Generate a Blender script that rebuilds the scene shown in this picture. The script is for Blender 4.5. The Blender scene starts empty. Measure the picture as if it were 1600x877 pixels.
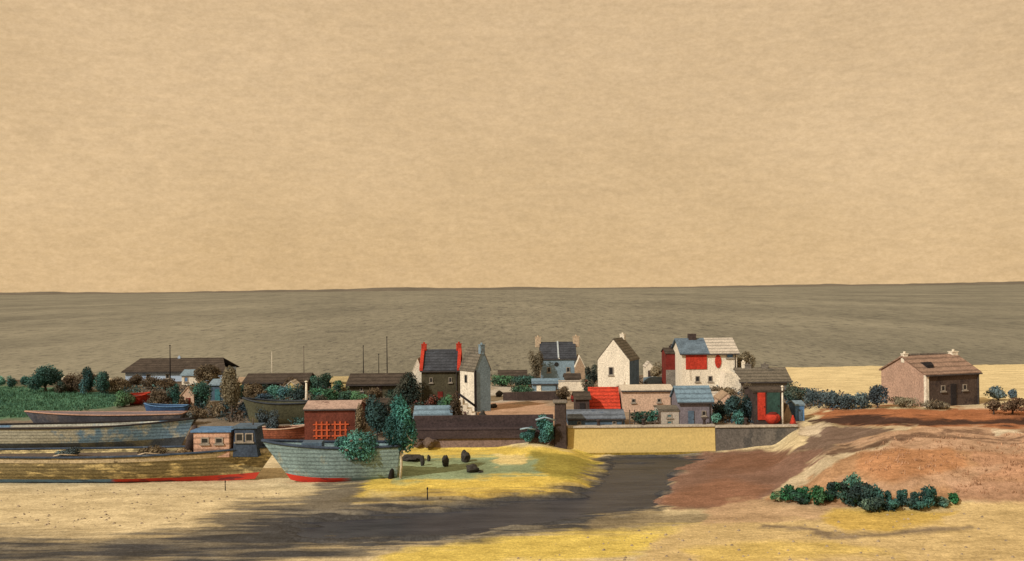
import bpy, bmesh, math, random
import numpy as np
from mathutils import Vector, Matrix
S = bpy.context.scene
COL = S.collection
R = math.radians
rnd = random.Random(7)

# ------------------------------------------------------------------ camera
CAMZ, F, HZ0, ROLL = 17.0, 1600.0, 450.0, R(0.6)
PITCH = math.atan((HZ0 - 438.5) / F)
fw = Vector((0, math.cos(PITCH), math.sin(PITCH)))
up0 = Vector((0, -math.sin(PITCH), math.cos(PITCH)))
rt = Vector((1, 0, 0)) * math.cos(ROLL) - up0 * math.sin(ROLL)
up = Vector((1, 0, 0)) * math.sin(ROLL) + up0 * math.cos(ROLL)
cd = bpy.data.cameras.new('camera'); cam = bpy.data.objects.new('camera', cd); COL.objects.link(cam)
cd.lens = 36; cd.sensor_width = 36; cd.clip_end = 60000; cd.clip_start = .5
m3 = Matrix((rt, up, -fw)).transposed().to_4x4(); m3.translation = (0, 0, CAMZ); cam.matrix_world = m3
S.camera = cam

def ray(px, py): return fw + rt * ((px - 800) / F) + up * ((438.5 - py) / F)
def at(px, py, Y):
    d = ray(px, py); return Vector((0, 0, CAMZ)) + d * (Y / d.y)
def hz(px): return HZ0 - (px - 800) * math.tan(ROLL)
def lin(c):
    c = c / 255.0
    return c / 12.92 if c <= .04045 else ((c + .055) / 1.055) ** 2.4
def D(r, g, b, k=1.0):                      # surface colour that reads about (r, g, b) in this daylight
    return tuple(min(.85, k * lin(c) / q) for c, q in zip((r, g, b), (1.15, 1.0, .72)))

# ------------------------------------------------------------------ terrain profile
NEAR = [(-60, 16.2), (2, 15.3), (30, 7.2), (52, 1.0), (58, .32)]
def knots(px, lst):
    out = list(NEAR)
    for a, z in lst:
        Y = (CAMZ - z) * F / (a - hz(px)) if a > 400 else a     # (picture row, height) or (metres, height)
        out.append((Y, z))
    return out
QB = [(103.6, 2.95), (118, 3.0), (140, 3.2), (152, 3.0), (168, 2.0), (205, -.6), (330, -2)]
cols = {
 -400: [(870, .3), (760, .3), (700, .6), (655, 1.6), (610, 2.6), (172, 2.0), (210, -.6), (330, -2)],
 0:    [(870, .3), (760, .3), (700, .6), (655, 1.6), (610, 2.6), (172, 2.0), (210, -.6), (330, -2)],
 300:  [(870, .3), (760, .3), (700, .5), (660, 1.5), (620, 2.5), (160, 2.6), (205, -.6), (330, -2)],
 480:  [(870, .3), (760, .3), (700, .5), (665, 1.4), (630, 2.4), (160, 2.6), (200, -.6), (330, -2)],
 630:  [(870, .3), (780, .4), (752, .6), (705, 1.1), (670, 2.0), (640, 2.7), (138, 3.1), (155, 2.8), (168, 2.0), (205, -.6), (330, -2)],
 650:  [(870, .3), (780, .4), (752, .6), (704, .9), (102.6, .95)] + QB,
 880:  [(870, .3), (780, .3), (760, .5), (720, .8), (102.6, .8)] + QB,
 930:  [(870, .3), (780, .2), (740, .2), (712, .15), (102.6, .15)] + QB,
 1117: [(870, .3), (805, .3), (770, .3), (712, .3), (102.6, .35)] + QB,
 1200: [(870, .3), (805, .35), (760, .6), (710, .7), (102.6, .8), (103.6, 2.9), (118, 3.0), (140, 3.2), (152, 3.0), (165, 1.6), (230, -.6), (330, -2)],
 1250: [(870, .35), (805, .5), (765, .9), (730, 1.5), (705, 2.0), (102.6, 2.6), (103.6, 2.9), (118, 3.0), (140, 3.2), (165, 1.4), (232, -.6), (330, -2)],
 1300: [(870, .35), (835, .5), (793, .6), (766, 1.2), (722, 2.7), (702, 3.0), (100, 3.2), (652, 3.5), (634, 3.8), (135, 3.2), (150, 2.2), (165, 1.2), (235, -.6), (330, -2)],
 1400: [(870, .4), (800, .6), (790, .8), (742, 2.6), (692, 3.9), (674, 4.2), (97, 3.9), (104, 4.1), (112, 4.0), (135, 3.0), (165, 1.2), (237, -.6), (330, -2)],
 1500: [(870, .4), (800, .6), (785, .9), (745, 2.3), (692, 3.9), (670, 4.3), (97, 3.9), (104, 4.2), (112, 4.1), (135, 3.0), (165, 1.2), (237, -.6), (330, -2)],
 1620: [(870, .4), (800, .6), (785, .9), (745, 2.3), (692, 3.9), (668, 4.3), (97, 3.9), (104, 4.2), (112, 4.1), (135, 3.0), (165, 1.2), (237, -.6), (330, -2)],
 2000: [(870, .4), (800, .6), (785, .9), (745, 2.3), (692, 3.9), (665, 4.3), (97, 3.9), (104, 4.2), (112, 4.1), (135, 3.0), (165, 1.2), (237, -.6), (330, -2)],
}
YG = np.arange(-60, 340, .25)
CU = np.array([(p - 800) / F for p in sorted(cols)])
TAB = []
for p in sorted(cols):
    k = knots(p, cols[p]); ys = [a for a, b in k]; zs = [b for a, b in k]
    assert all(ys[i] < ys[i + 1] for i in range(len(ys) - 1)), (p, k)
    t = np.interp(YG, ys, zs); t = np.convolve(np.pad(t, 4, 'edge'), np.ones(9) / 9, 'valid') if not (640 < p < 1260) else np.convolve(np.pad(t, 1, 'edge'), np.ones(3) / 3, 'valid')
    TAB.append(t)
TAB = np.array(TAB)

def vnoise(x, y, seed=0):
    xi = np.floor(x).astype(np.int64); yi = np.floor(y).astype(np.int64); fx = x - xi; fy = y - yi
    fx = fx * fx * (3 - 2 * fx); fy = fy * fy * (3 - 2 * fy)
    def h(a, b):
        n = (a * 374761393 + b * 668265263 + seed * 974711) & 0xffffffff
        n = ((n ^ (n >> 13)) * 1274126177) & 0xffffffff
        return ((n ^ (n >> 16)) & 0xffff) / 65535.0
    return (h(xi, yi) * (1 - fx) + h(xi + 1, yi) * fx) * (1 - fy) + (h(xi, yi + 1) * (1 - fx) + h(xi + 1, yi + 1) * fx) * fy
def fbm(x, y, seed=0, o=3): return sum(vnoise(x * 2 ** i, y * 2 ** i, seed + i) * .5 ** i for i in range(o)) / sum(.5 ** i for i in range(o)) - .5

def sdist(px, py, poly):                    # signed distance, positive inside
    n = len(poly); d = np.full(px.shape, 1e9); ins = np.zeros(px.shape, bool)
    for i in range(n):
        ax, ay = poly[i]; bx, by = poly[(i + 1) % n]; ex, ey = bx - ax, by - ay
        t = np.clip(((px - ax) * ex + (py - ay) * ey) / (ex * ex + ey * ey + 1e-9), 0, 1)
        d = np.minimum(d, np.hypot(px - ax - t * ex, py - ay - t * ey))
        c = ((ay > py) != (by > py)) & (px < ex * (py - ay) / (ey + 1e-12) + ax); ins ^= c
    return np.where(ins, d, -d)
def proj(X, Y, Z):
    dx, dy, dz = X, Y, Z - CAMZ
    w = dx * fw.x + dy * fw.y + dz * fw.z; w = np.maximum(w, .1)
    return 800 + F * (dx * rt.x + dy * rt.y + dz * rt.z) / w, 438.5 - F * (dx * up.x + dy * up.y + dz * up.z) / w

CH = [(520, 806), (640, 792), (720, 787), (830, 777), (900, 767), (945, 740), (958, 713), (1045, 709), (1110, 713), (1060, 735), (1032, 772), (1026, 792), (950, 808), (860, 820), (700, 838), (560, 842), (470, 840), (440, 826)]
def zraw(X, Y):
    X = np.asarray(X, float); Y = np.asarray(Y, float)
    u = X / np.maximum(Y, 12.0)
    iu = np.clip(np.searchsorted(CU, u) - 1, 0, len(CU) - 2); fu = np.clip((u - CU[iu]) / (CU[iu + 1] - CU[iu]), 0, 1); fu = fu * fu * (3 - 2 * fu)
    yy = np.clip((Y - YG[0]) / .25, 0, len(YG) - 1.001); iy = yy.astype(int); fy = yy - iy
    g = lambda c: TAB[c, iy] * (1 - fy) + TAB[c, iy + 1] * fy
    return g(iu) * (1 - fu) + g(iu + 1) * fu
def zt(X, Y):
    z = zraw(X, Y); X = np.asarray(X, float); Y = np.asarray(Y, float)
    z = z + .10 * fbm(X * .35, Y * .35, 3) + .06 * fbm(X * 1.3, Y * 1.3, 9)
    land = np.clip((z - 1.6) / 1.2, 0, 1) * np.clip((Y - 60) / 10, 0, 1)
    z = z + land * (Y < 101) * .55 * fbm(X * .33, Y * .33, 21) 
    z = z + .75 * np.exp(-(((X - 2.0) / 2.6) ** 2 + ((Y - 101.2) / 2.2) ** 2)) * (Y < 102.8)
    px, py = proj(X, Y, zraw(X, Y) * 0 + .2)
    wob = fbm(X * .16, Y * 1.7, 40) * 44 + fbm(X * .7, Y * 2.6, 44) * 14
    m = np.clip((sdist(px, py, CH) + wob) / 16 + .5, 0, 1) * (Y < 102.5) * (Y > 45)
    z = z * (1 - m) + np.minimum(z, -.12 + .1 * fbm(X * .4, Y * 1.2, 5)) * m
    return z
def zg(X, Y): return float(zt(np.array([X]), np.array([Y]))[0])
YS = np.arange(46, 300, .1)
def G(px, py, ymin=46, sink=.04):           # the ground point seen at a picture position
    d = ray(px, py); t = YS / d.y
    X = d.x * t; Z = CAMZ + d.z * t; h = (Z - zt(X, YS) <= 0) & (YS >= ymin)
    i = int(np.argmax(h)) if h.any() else len(YS) - 1
    return Vector((X[i], YS[i], float(zt(X[i:i + 1], YS[i:i + 1])[0]) - sink))

# ------------------------------------------------------------------ materials
def nodes(name):
    m = bpy.data.materials.new(name); m.use_nodes = True; nt = m.node_tree; nt.nodes.clear()
    o = nt.nodes.new('ShaderNodeOutputMaterial'); b = nt.nodes.new('ShaderNodeBsdfPrincipled'); nt.links.new(b.outputs[0], o.inputs[0])
    b.inputs['Specular IOR Level'].default_value = .2
    return m, nt, b
def N(nt, t, **k):
    n = nt.nodes.new(t)
    for a, v in k.items():
        if hasattr(n, a): setattr(n, a, v)
        else: n.inputs[a.replace('_', ' ')].default_value = v
    return n
def mixc(nt, fac, a, b, mode='MIX'):
    n = nt.nodes.new('ShaderNodeMix'); n.data_type = 'RGBA'; n.blend_type = mode
    for sock, v in ((n.inputs[0], fac), (n.inputs[6], a), (n.inputs[7], b)):
        if isinstance(v, (int, float)): sock.default_value = v
        elif isinstance(v, tuple): sock.default_value = (*v[:3], 1)
        else: nt.links.new(v, sock)
    return n.outputs[2]
def maprange(nt, v, a, b, c=0., d=1.):
    n = nt.nodes.new('ShaderNodeMapRange'); nt.links.new(v, n.inputs[0])
    for i, q in zip((1, 2, 3, 4), (a, b, c, d)): n.inputs[i].default_value = q
    return n.outputs[0]
def noise(nt, vec, scale, detail=4, rough=.6, sc=(1, 1, 1)):
    mp = nt.nodes.new('ShaderNodeMapping'); mp.inputs['Scale'].default_value = sc; nt.links.new(vec, mp.inputs[0])
    n = N(nt, 'ShaderNodeTexNoise', Scale=scale, Detail=detail, Roughness=rough); nt.links.new(mp.outputs[0], n.inputs['Vector']); return n.outputs['Fac']
MATS = {}
def mat(name, rgb, var=.35, scale=.9, rough=.92, c2=None, amt=.42, s2=.5, st=(1, 1, 1), bump=.25, grain=.35):
    if name in MATS: return MATS[name]
    m, nt, b = nodes(name); tc = nt.nodes.new('ShaderNodeTexCoord'); v = tc.outputs['Object']
    base = D(*rgb)
    n1 = noise(nt, v, scale, 5, .65, st)
    c = mixc(nt, maprange(nt, n1, .3, .7), tuple(x * (1 - var) for x in base), tuple(min(.88, x * (1 + var)) for x in base))
    if c2:
        n2 = noise(nt, v, s2, 5, .7, st); c = mixc(nt, maprange(nt, n2, 1 - amt - .04, 1 - amt + .04), c, D(*c2))
    n3 = noise(nt, v, 5.5, 3, .7)
    c = mixc(nt, 1.0, c, mixc(nt, maprange(nt, n3, .3, .7), (1 - grain,) * 3, (1 + grain,) * 3), 'MULTIPLY')
    nt.links.new(c, b.inputs['Base Color']); b.inputs['Roughness'].default_value = rough
    bp = N(nt, 'ShaderNodeBump', Strength=bump, Distance=.12); nt.links.new(n3, bp.inputs['Height']); nt.links.new(bp.outputs[0], b.inputs['Normal'])
    MATS[name] = m; return m
def rowed(name, rgb, step=.3, **k):         # courses of slate, tile or boards: rows darken at each lap
    if name in MATS: return MATS[name]
    m = mat(name, rgb, **k); nt = m.node_tree; b = [n for n in nt.nodes if n.type == 'BSDF_PRINCIPLED'][0]
    tc = nt.nodes.new('ShaderNodeTexCoord'); w = N(nt, 'ShaderNodeTexWave', Scale=.31 / step, Distortion=1.2); w.bands_direction = 'Z'
    w.inputs['Detail Scale'].default_value = 2.5
    nt.links.new(tc.outputs['Object'], w.inputs['Vector']); src = b.inputs['Base Color'].links[0].from_socket
    nt.links.new(mixc(nt, 1., src, mixc(nt, maprange(nt, w.outputs['Fac'], .0, .5), (.62,) * 3, (1.05,) * 3), 'MULTIPLY'), b.inputs['Base Color'])
    return m

GLASS, gnt, gb = nodes('dark_glass'); gb.inputs['Base Color'].default_value = (.02, .022, .025, 1); gb.inputs['Roughness'].default_value = .25; gb.inputs['Specular IOR Level'].default_value = .4
LEAF, lnt, lb = nodes('leaf'); la = N(lnt, 'ShaderNodeAttribute', attribute_name='Col'); lnt.links.new(la.outputs['Color'], lb.inputs['Base Color']); lb.inputs['Roughness'].default_value = .85; lb.inputs['Specular IOR Level'].default_value = .15

# ------------------------------------------------------------------ mesh helpers
class MB:
    def __init__(s): s.v = []; s.f = []; s.m = []
    def add(s, vs, fs, mi=0):
        o = len(s.v); s.v += [tuple(v) for v in vs]; s.f += [tuple(i + o for i in f) for f in fs]; s.m += [mi] * len(fs); return s
    def box(s, x0, x1, y0, y1, z0, z1, mi=0):
        vs = [(x, y, z) for z in (z0, z1) for y in (y0, y1) for x in (x0, x1)]
        return s.add(vs, [(0, 2, 3, 1), (4, 5, 7, 6), (0, 1, 5, 4), (2, 6, 7, 3), (0, 4, 6, 2), (1, 3, 7, 5)], mi)
    def prism(s, prof, a0, a1, axis, mi=None):   # prof in (other, z), extruded along axis
        n = len(prof); P = (lambda a, q: (a, q[0], q[1])) if axis == 'x' else (lambda a, q: (q[0], a, q[1]))
        vs = [P(a0, q) for q in prof] + [P(a1, q) for q in prof]
        fs = [tuple(range(n)), tuple(range(2 * n - 1, n - 1, -1))] + [(i, i + n, (i + 1) % n + n, (i + 1) % n) for i in range(n)]
        o = len(s.v); s.v += vs; s.f += [tuple(i + o for i in f) for f in fs]; s.m += (mi or [0] * len(fs)); return s
    def tube(s, pts, r, n=7):
        pts = [Vector(p) for p in pts]; rs = r if isinstance(r, (list, tuple)) else [r] * len(pts); o = len(s.v)
        for i, p in enumerate(pts):
            d = (pts[min(i + 1, len(pts) - 1)] - pts[max(i - 1, 0)]).normalized()
            a = d.orthogonal().normalized(); c = d.cross(a)
            for k in range(n):
                t = 2 * math.pi * k / n; q = p + (a * math.cos(t) + c * math.sin(t)) * rs[i]; s.v.append(tuple(q))
        for i in range(len(pts) - 1):
            for k in range(n):
                s.f.append((o + i * n + k, o + i * n + (k + 1) % n, o + (i + 1) * n + (k + 1) % n, o + (i + 1) * n + k)); s.m.append(0)
        s.f.append(tuple(o + k for k in range(n))[::-1]); s.f.append(tuple(o + (len(pts) - 1) * n + k for k in range(n))); s.m += [0, 0]; return s
    def lathe(s, prof, n=16, sx=1., sy=1.):
        o = len(s.v)
        for r_, z in prof:
            for k in range(n): t = 2 * math.pi * k / n; s.v.append((r_ * math.cos(t) * sx, r_ * math.sin(t) * sy, z))
        for i in range(len(prof) - 1):
            for k in range(n): s.f.append((o + i * n + k, o + i * n + (k + 1) % n, o + (i + 1) * n + (k + 1) % n, o + (i + 1) * n + k)); s.m.append(0)
        s.f.append(tuple(o + k for k in range(n))[::-1]); s.f.append(tuple(o + (len(prof) - 1) * n + k for k in range(n))); s.m += [0, 0]; return s
    def build(s, name, mats, parent=None, smooth=False, loc=None, fix=True, bevel=0):
        me = bpy.data.meshes.new(name); me.from_pydata(s.v, [], s.f)
        for mm in (mats if isinstance(mats, (list, tuple)) else [mats]): me.materials.append(mm)
        for p, i in zip(me.polygons, s.m): p.material_index = i; p.use_smooth = smooth
        if fix:
            b = bmesh.new(); b.from_mesh(me); bmesh.ops.recalc_face_normals(b, faces=b.faces); b.to_mesh(me); b.free()
        o = bpy.data.objects.new(name, me); COL.objects.link(o)
        if parent: o.parent = parent
        if loc is not None: o.location = loc
        if bevel:
            bv = o.modifiers.new('bevel', 'BEVEL'); bv.width = bevel; bv.segments = 1; bv.limit_method = 'ANGLE'
        return o
def tag(o, label=None, cat=None, group=None, kind=None):
    if label: o['label'] = label
    if cat: o['category'] = cat
    if group: o['group'] = group
    if kind: o['kind'] = kind
    return o
def thing(name, label, cat, loc, rot=0, group=None):
    o = bpy.data.objects.new(name, None); COL.objects.link(o); o.location = loc; o.rotation_euler = (0, 0, R(rot)); o.empty_display_size = .3
    return tag(o, label, cat, group)

# ------------------------------------------------------------------ the setting: ground, water, sea, far coast
rows = np.concatenate([np.linspace(-40, 50, 40, endpoint=False), 1 / np.linspace(1 / 50., 1 / 99., 300, endpoint=False), np.linspace(99, 106, 40, endpoint=False), 1 / np.linspace(1 / 106., 1 / 300., 190)])
us = np.concatenate([np.linspace(-1.3, -.56, 60, endpoint=False), np.linspace(-.56, .56, 860, endpoint=False), np.linspace(.56, 1.3, 61)])
UU, YY = np.meshgrid(us, rows); XX = UU * np.maximum(YY, 12.0); ZZ = zt(XX, YY)
PX, PY = proj(XX, YY, ZZ)
wx = fbm(XX * .25, YY * .25, 60) * 60 + fbm(XX * 1.1, YY * 1.1, 63) * 16; wy = fbm(XX * .3, YY * .3, 70) * 14 + fbm(XX * 1.2, YY * 1.2, 73) * 7
QX, QY = PX + wx, PY + wy
base = np.ones(XX.shape + (3,)) * np.array(D(214, 188, 134))
def cover(poly, rgb, soft=8, streak=0., op=1.0):
    global base
    d = sdist(QX, QY, poly)
    if streak: d = d + streak * (fbm(XX * .16, YY * 1.7, int(streak * 7)) * 2)
    w = np.clip(d / soft + .5, 0, 1)[..., None] * op
    base = base * (1 - w) + np.array(D(*rgb)) * w
BIG = 4000
cover([(-BIG, 596), (660, 596), (660, 705), (-BIG, 705)], (128, 112, 88))
cover([(-BIG, 500), (1150, 500), (1150, 601), (-BIG, 601)], (88, 72, 54), 5)
cover([(-BIG, 600), (60, 602), (120, 610), (215, 613), (225, 624), (190, 634), (110, 644), (60, 654), (-BIG, 656)], (88, 120, 84), 8)
cover([(110, 610), (225, 613), (225, 630), (130, 632)], (58, 92, 66), 8, op=.6)
cover([(640, 590), (1250, 590), (1250, 672), (640, 672)], (160, 136, 104))
cover([(745, 610), (790, 600), (860, 611), (800, 628), (745, 645)], (186, 170, 140), 5)
cover([(720, 652), (745, 634), (800, 625), (870, 638), (900, 655), (870, 668), (720, 662)], (188, 148, 110), 5)
cover([(835, 596), (920, 596), (920, 612), (835, 611)], (214, 192, 150), 4)
cover([(-BIG, 700), (470, 700), (520, 760), (330, 770), (-BIG, 765)], (215, 190, 138), 12)
cover([(540, 782), (556, 756), (618, 722), (630, 698), (760, 693), (870, 695), (945, 708), (962, 735), (905, 768), (800, 782), (650, 786)], (220, 186, 84), 8, 5)
cover([(560, 782), (580, 768), (700, 772), (690, 786)], (216, 190, 118), 8, 4, .8)
cover([(612, 752), (620, 712), (700, 714), (800, 716), (862, 712), (846, 738), (720, 752)], (146, 154, 108), 8, 6)
cover([(765, 712), (815, 708), (812, 722), (770, 724)], (224, 196, 122), 4)
cover([(825, 702), (930, 710), (958, 735), (880, 752), (840, 735)], (150, 134, 58), 10, 6, .9)
cover([(600, 775), (700, 768), (830, 765), (900, 760), (880, 776), (640, 785)], (206, 166, 54), 8, 5, .9)
E = [(-BIG, 834), (-50, 834), (150, 842), (300, 832), (345, 800), (440, 786), (485, 780), (500, 758), (548, 758), (565, 780), (640, 785), (830, 772), (900, 762), (945, 735), (955, 708), (1125, 708), (1070, 735), (1040, 772), (1036, 800), (950, 818), (860, 832), (700, 852), (450, 872), (250, 878), (-BIG, 890)]  # wet mud outline; its notch below the teal boat paints the hull's shadow
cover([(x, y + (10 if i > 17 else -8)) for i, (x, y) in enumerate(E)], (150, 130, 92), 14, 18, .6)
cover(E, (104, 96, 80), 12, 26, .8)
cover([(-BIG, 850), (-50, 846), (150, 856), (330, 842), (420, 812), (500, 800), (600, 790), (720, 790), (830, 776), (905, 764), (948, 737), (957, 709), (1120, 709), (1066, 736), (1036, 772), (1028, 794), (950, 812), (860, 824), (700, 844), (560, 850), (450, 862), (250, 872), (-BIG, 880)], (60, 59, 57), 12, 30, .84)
cover([(1110, 705), (1330, 700), (1270, 725), (1215, 770), (1182, 800), (1060, 796), (1028, 784), (1055, 738)], (134, 100, 76), 8, 4)
cover([(1120, 708), (1250, 706), (1200, 735), (1100, 735)], (128, 88, 60), 14, 3, .7)
cover([(1040, 768), (1130, 745), (1200, 765), (1180, 798), (1060, 794)], (150, 104, 72), 14, 5, .7)
cover([(940, 806), (1190, 796), (1200, 815), (1000, 832), (900, 834)], (134, 116, 82), 10, 6, .8)
cover([(640, 862), (900, 832), (1100, 822), (1080, 850), (900, 877), (560, 900)], (222, 190, 88), 14, 8, .95)
cover([(1180, 788), (1300, 795), (1600, 783), (BIG, 783), (BIG, 930), (960, 930), (1010, 845)], (206, 174, 112), 10, 5)
cover([(1130, 785), (1290, 775), (1330, 795), (1280, 812), (1100, 818)], (188, 152, 108), 8, 4, .9)
cover([(1285, 812), (1330, 797), (1500, 797), (1480, 815), (1400, 826), (1300, 828)], (208, 170, 80), 8, 5, .9)
cover([(1050, 856), (1300, 846), (1400, 868), (1100, 885)], (214, 180, 92), 12, 6, .8)
cover([(1190, 819), (1250, 822), (1290, 833), (1340, 834), (1400, 828), (1530, 824), (1530, 829), (1400, 834), (1330, 841), (1280, 839), (1240, 828), (1190, 825)], (128, 108, 82), 5, 2, .85)
cover([(1200, 785), (1270, 725), (1325, 690), (1400, 668), (BIG, 660), (BIG, 784), (1500, 785), (1330, 792)], (178, 134, 90), 6, 3)
cover([(1340, 704), (1480, 698), (1500, 735), (1400, 757), (1340, 735)], (180, 126, 80), 12, 4, .9)
cover([(1500, 705), (BIG, 705), (BIG, 745), (1520, 750)], (186, 138, 98), 10, 4, .8)
cover([(1480, 750), (BIG, 745), (BIG, 784), (1480, 784)], (176, 134, 98), 10, 4, .8)
cover([(1285, 706), (1395, 672), (1500, 664), (BIG, 660), (BIG, 706), (1500, 706), (1380, 700)], (188, 148, 108), 5, 2)
cover([(1212, 770), (1290, 708), (1360, 688), (1410, 682), (1330, 706), (1265, 755), (1230, 775)], (196, 172, 128), 5, 2)
cover([(1470, 745), (1500, 730), (1560, 720), (1500, 765), (1330, 770), (1320, 745), (1380, 755)], (190, 150, 110), 8, 4, .7)
for off in (0, 9, 17):                       # cart ruts curving over the rise
    cover([(1290, 706 + off * .3), (1380, 683 + off * .2), (1480, 673 + off * .5), (1600, 674 + off), (BIG, 676 + off), (BIG, 679 + off), (1600, 677 + off), (1480, 676 + off * .5), (1380, 686.5 + off * .2), (1290, 710 + off * .3)], (98, 70, 50), 2.5, 1.2, .8)
cover([(1246, 668), (1345, 664), (1400, 671), (1290, 705), (1246, 706)], (122, 98, 76), 6, 3)
cover([(1260, 650), (1300, 640), (1400, 636), (1600, 639), (BIG, 639), (BIG, 671), (1500, 667), (1300, 664)], (170, 108, 66), 4, 2)
cover([(1258, 657), (1320, 650), (1500, 653), (BIG, 654), (BIG, 665), (1400, 663), (1262, 664)], (78, 54, 40), 4, 2)
cover([(1160, 560), (1300, 540), (BIG, 540), (BIG, 626), (1400, 626), (1240, 608)], (228, 200, 138), 4)
cover([(1556, 671), (1600, 669), (1600, 678), (1560, 677)], (220, 196, 152), 4, 1)
cover([(1372, 666), (1420, 663), (1416, 672), (1376, 674)], (208, 182, 136), 4, 1)
cover([(1244, 668), (1290, 664), (1276, 684), (1250, 682)], (206, 182, 140), 4, 1)
cover([(1500, 632), (1560, 633), (1556, 640), (1510, 640)], (214, 186, 140), 4, 1)
nr, nc = XX.shape
me = bpy.data.meshes.new('ground'); nv = nr * nc
me.vertices.add(nv); me.vertices.foreach_set('co', np.stack([XX, YY, ZZ], -1).astype(np.float32).ravel())
idx = np.arange(nv).reshape(nr, nc); q = np.stack([idx[:-1, :-1], idx[:-1, 1:], idx[1:, 1:], idx[1:, :-1]], -1).reshape(-1, 4)
me.loops.add(q.size); me.loops.foreach_set('vertex_index', q.astype(np.int32).ravel()); me.polygons.add(len(q)); me.polygons.foreach_set('loop_start', np.arange(0, q.size, 4, dtype=np.int32)); me.polygons.foreach_set('loop_total', np.full(len(q), 4, np.int32))
me.update(); me.validate()
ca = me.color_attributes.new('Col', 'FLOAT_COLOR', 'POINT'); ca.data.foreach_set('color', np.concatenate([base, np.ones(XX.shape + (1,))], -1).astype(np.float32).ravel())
me.polygons.foreach_set('use_smooth', np.ones(len(q), bool))
gm, nt, b = nodes('land_cover'); a = N(nt, 'ShaderNodeAttribute', attribute_name='Col'); tc = nt.nodes.new('ShaderNodeTexCoord'); v = tc.outputs['Object']
n1 = noise(nt, v, .55, 6, .7, (.5, 1, 1)); n2 = noise(nt, v, 3.2, 4, .7, (.6, 1, 1)); n3 = noise(nt, v, 1.3, 3, .8, (.35, 1.5, 1)); n4 = noise(nt, v, 7., 2, .8, (1, .5, 1))
c = mixc(nt, 1., a.outputs['Color'], mixc(nt, maprange(nt, n1, .3, .7), (.70, .68, .64), (1.26, 1.27, 1.28)), 'MULTIPLY')
c = mixc(nt, 1., c, mixc(nt, maprange(nt, n2, .32, .68), (.80, .79, .77), (1.17, 1.17, 1.17)), 'MULTIPLY')
c = mixc(nt, 1., c, mixc(nt, maprange(nt, n4, .32, .68), (.80,) * 3, (1.18,) * 3), 'MULTIPLY')
c = mixc(nt, maprange(nt, n3, .66, .74, 0, .55), c, mixc(nt, 1., c, (.45, .42, .4), 'MULTIPLY'))
nt.links.new(c, b.inputs['Base Color']); b.inputs['Roughness'].default_value = .95; b.inputs['Specular IOR Level'].default_value = .08
bp = N(nt, 'ShaderNodeBump', Strength=.45, Distance=.18); nt.links.new(n2, bp.inputs['Height']); nt.links.new(bp.outputs[0], b.inputs['Normal'])
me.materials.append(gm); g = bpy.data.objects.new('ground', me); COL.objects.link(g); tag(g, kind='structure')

# channel left by the tide: dark silty water and wet mud
wm, nt, b = nodes('channel_water'); tc = nt.nodes.new('ShaderNodeTexCoord'); v = tc.outputs['Object']
n1 = noise(nt, v, .5, 5, .7, (.3, 1.2, 1)); n2 = noise(nt, v, 2.2, 4, .7, (.3, 1.4, 1))
nt.links.new(mixc(nt, maprange(nt, n1, .35, .65), D(42, 43, 46), D(70, 69, 68)), b.inputs['Base Color'])
b.inputs['Roughness'].default_value = .32; b.inputs['IOR'].default_value = 1.33; b.inputs['Specular IOR Level'].default_value = .12
bp = N(nt, 'ShaderNodeBump', Strength=.5, Distance=.12); nt.links.new(n2, bp.inputs['Height']); nt.links.new(bp.outputs[0], b.inputs['Normal'])
tag(MB().add([(-140, 50, 0), (60, 50, 0), (60, 103, 0), (-140, 103, 0)], [(0, 1, 2, 3)]).build('water', wm), kind='structure')

# the open sea, grey and choppy, with cat's-paws running towards the shore
sm, nt, b = nodes('sea_water'); tc = nt.nodes.new('ShaderNodeTexCoord'); v = tc.outputs['Object']
sep = nt.nodes.new('ShaderNodeSeparateXYZ'); nt.links.new(v, sep.inputs[0]); yy_ = sep.outputs[1]
def chop(x, asp, y0, y1, y2, y3, sd_):       # choppy water of one size, where the open water builds it
    f = noise(nt, v, 1.35 / x, 4, .85, (1, 1 / asp, 1))
    m = nt.nodes.new('ShaderNodeMath'); m.operation = 'MULTIPLY'; nt.links.new(maprange(nt, yy_, y0, y1), m.inputs[0]); nt.links.new(maprange(nt, yy_, y2, y3, 1, 0), m.inputs[1])
    q = nt.nodes.new('ShaderNodeMath'); q.operation = 'MULTIPLY'; nt.links.new(m.outputs[0], q.inputs[0])
    r_ = nt.nodes.new('ShaderNodeMath'); r_.operation = 'MULTIPLY'; nt.links.new(m.outputs[0], r_.inputs[0])
    nt.links.new(maprange(nt, f, .52, .66, 0, .85), q.inputs[1]); nt.links.new(maprange(nt, f, .32, .46, .5, 0), r_.inputs[1]); return f, q.outputs[0], r_.outputs[0]
f4 = noise(nt, v, .0075, 6, .75, (1, .22, 1))
c = mixc(nt, maprange(nt, f4, .38, .62), D(120, 112, 88), D(152, 141, 110))
for i, arg in enumerate(((2.0, 5.0, 100, 120, 300, 480), (4.6, 7, 260, 420, 700, 1000), (10, 9, 600, 900, 1600, 2400), (26, 12, 1500, 2200, 5000, 8000), (80, 14, 4500, 7000, 30000, 40000))):
    f, dk, lt = chop(*arg, i); c = mixc(nt, dk, c, D(74, 69, 60)); c = mixc(nt, lt, c, D(176, 162, 132)); f1 = f if i == 0 else f1
nt.links.new(c, b.inputs['Base Color']); b.inputs['Roughness'].default_value = .9; b.inputs['Specular IOR Level'].default_value = .04
bp = N(nt, 'ShaderNodeBump', Strength=.3, Distance=.3); nt.links.new(f1, bp.inputs['Height']); nt.links.new(bp.outputs[0], b.inputs['Normal'])
tag(MB().add([(-30000, 150, 0), (30000, 150, 0), (30000, 26000, 0), (-30000, 26000, 0)], [(0, 1, 2, 3)]).build('sea', sm), kind='structure')
hm = mat('far_coast', (112, 100, 78), .2, .004, bump=0, grain=.12)
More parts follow.
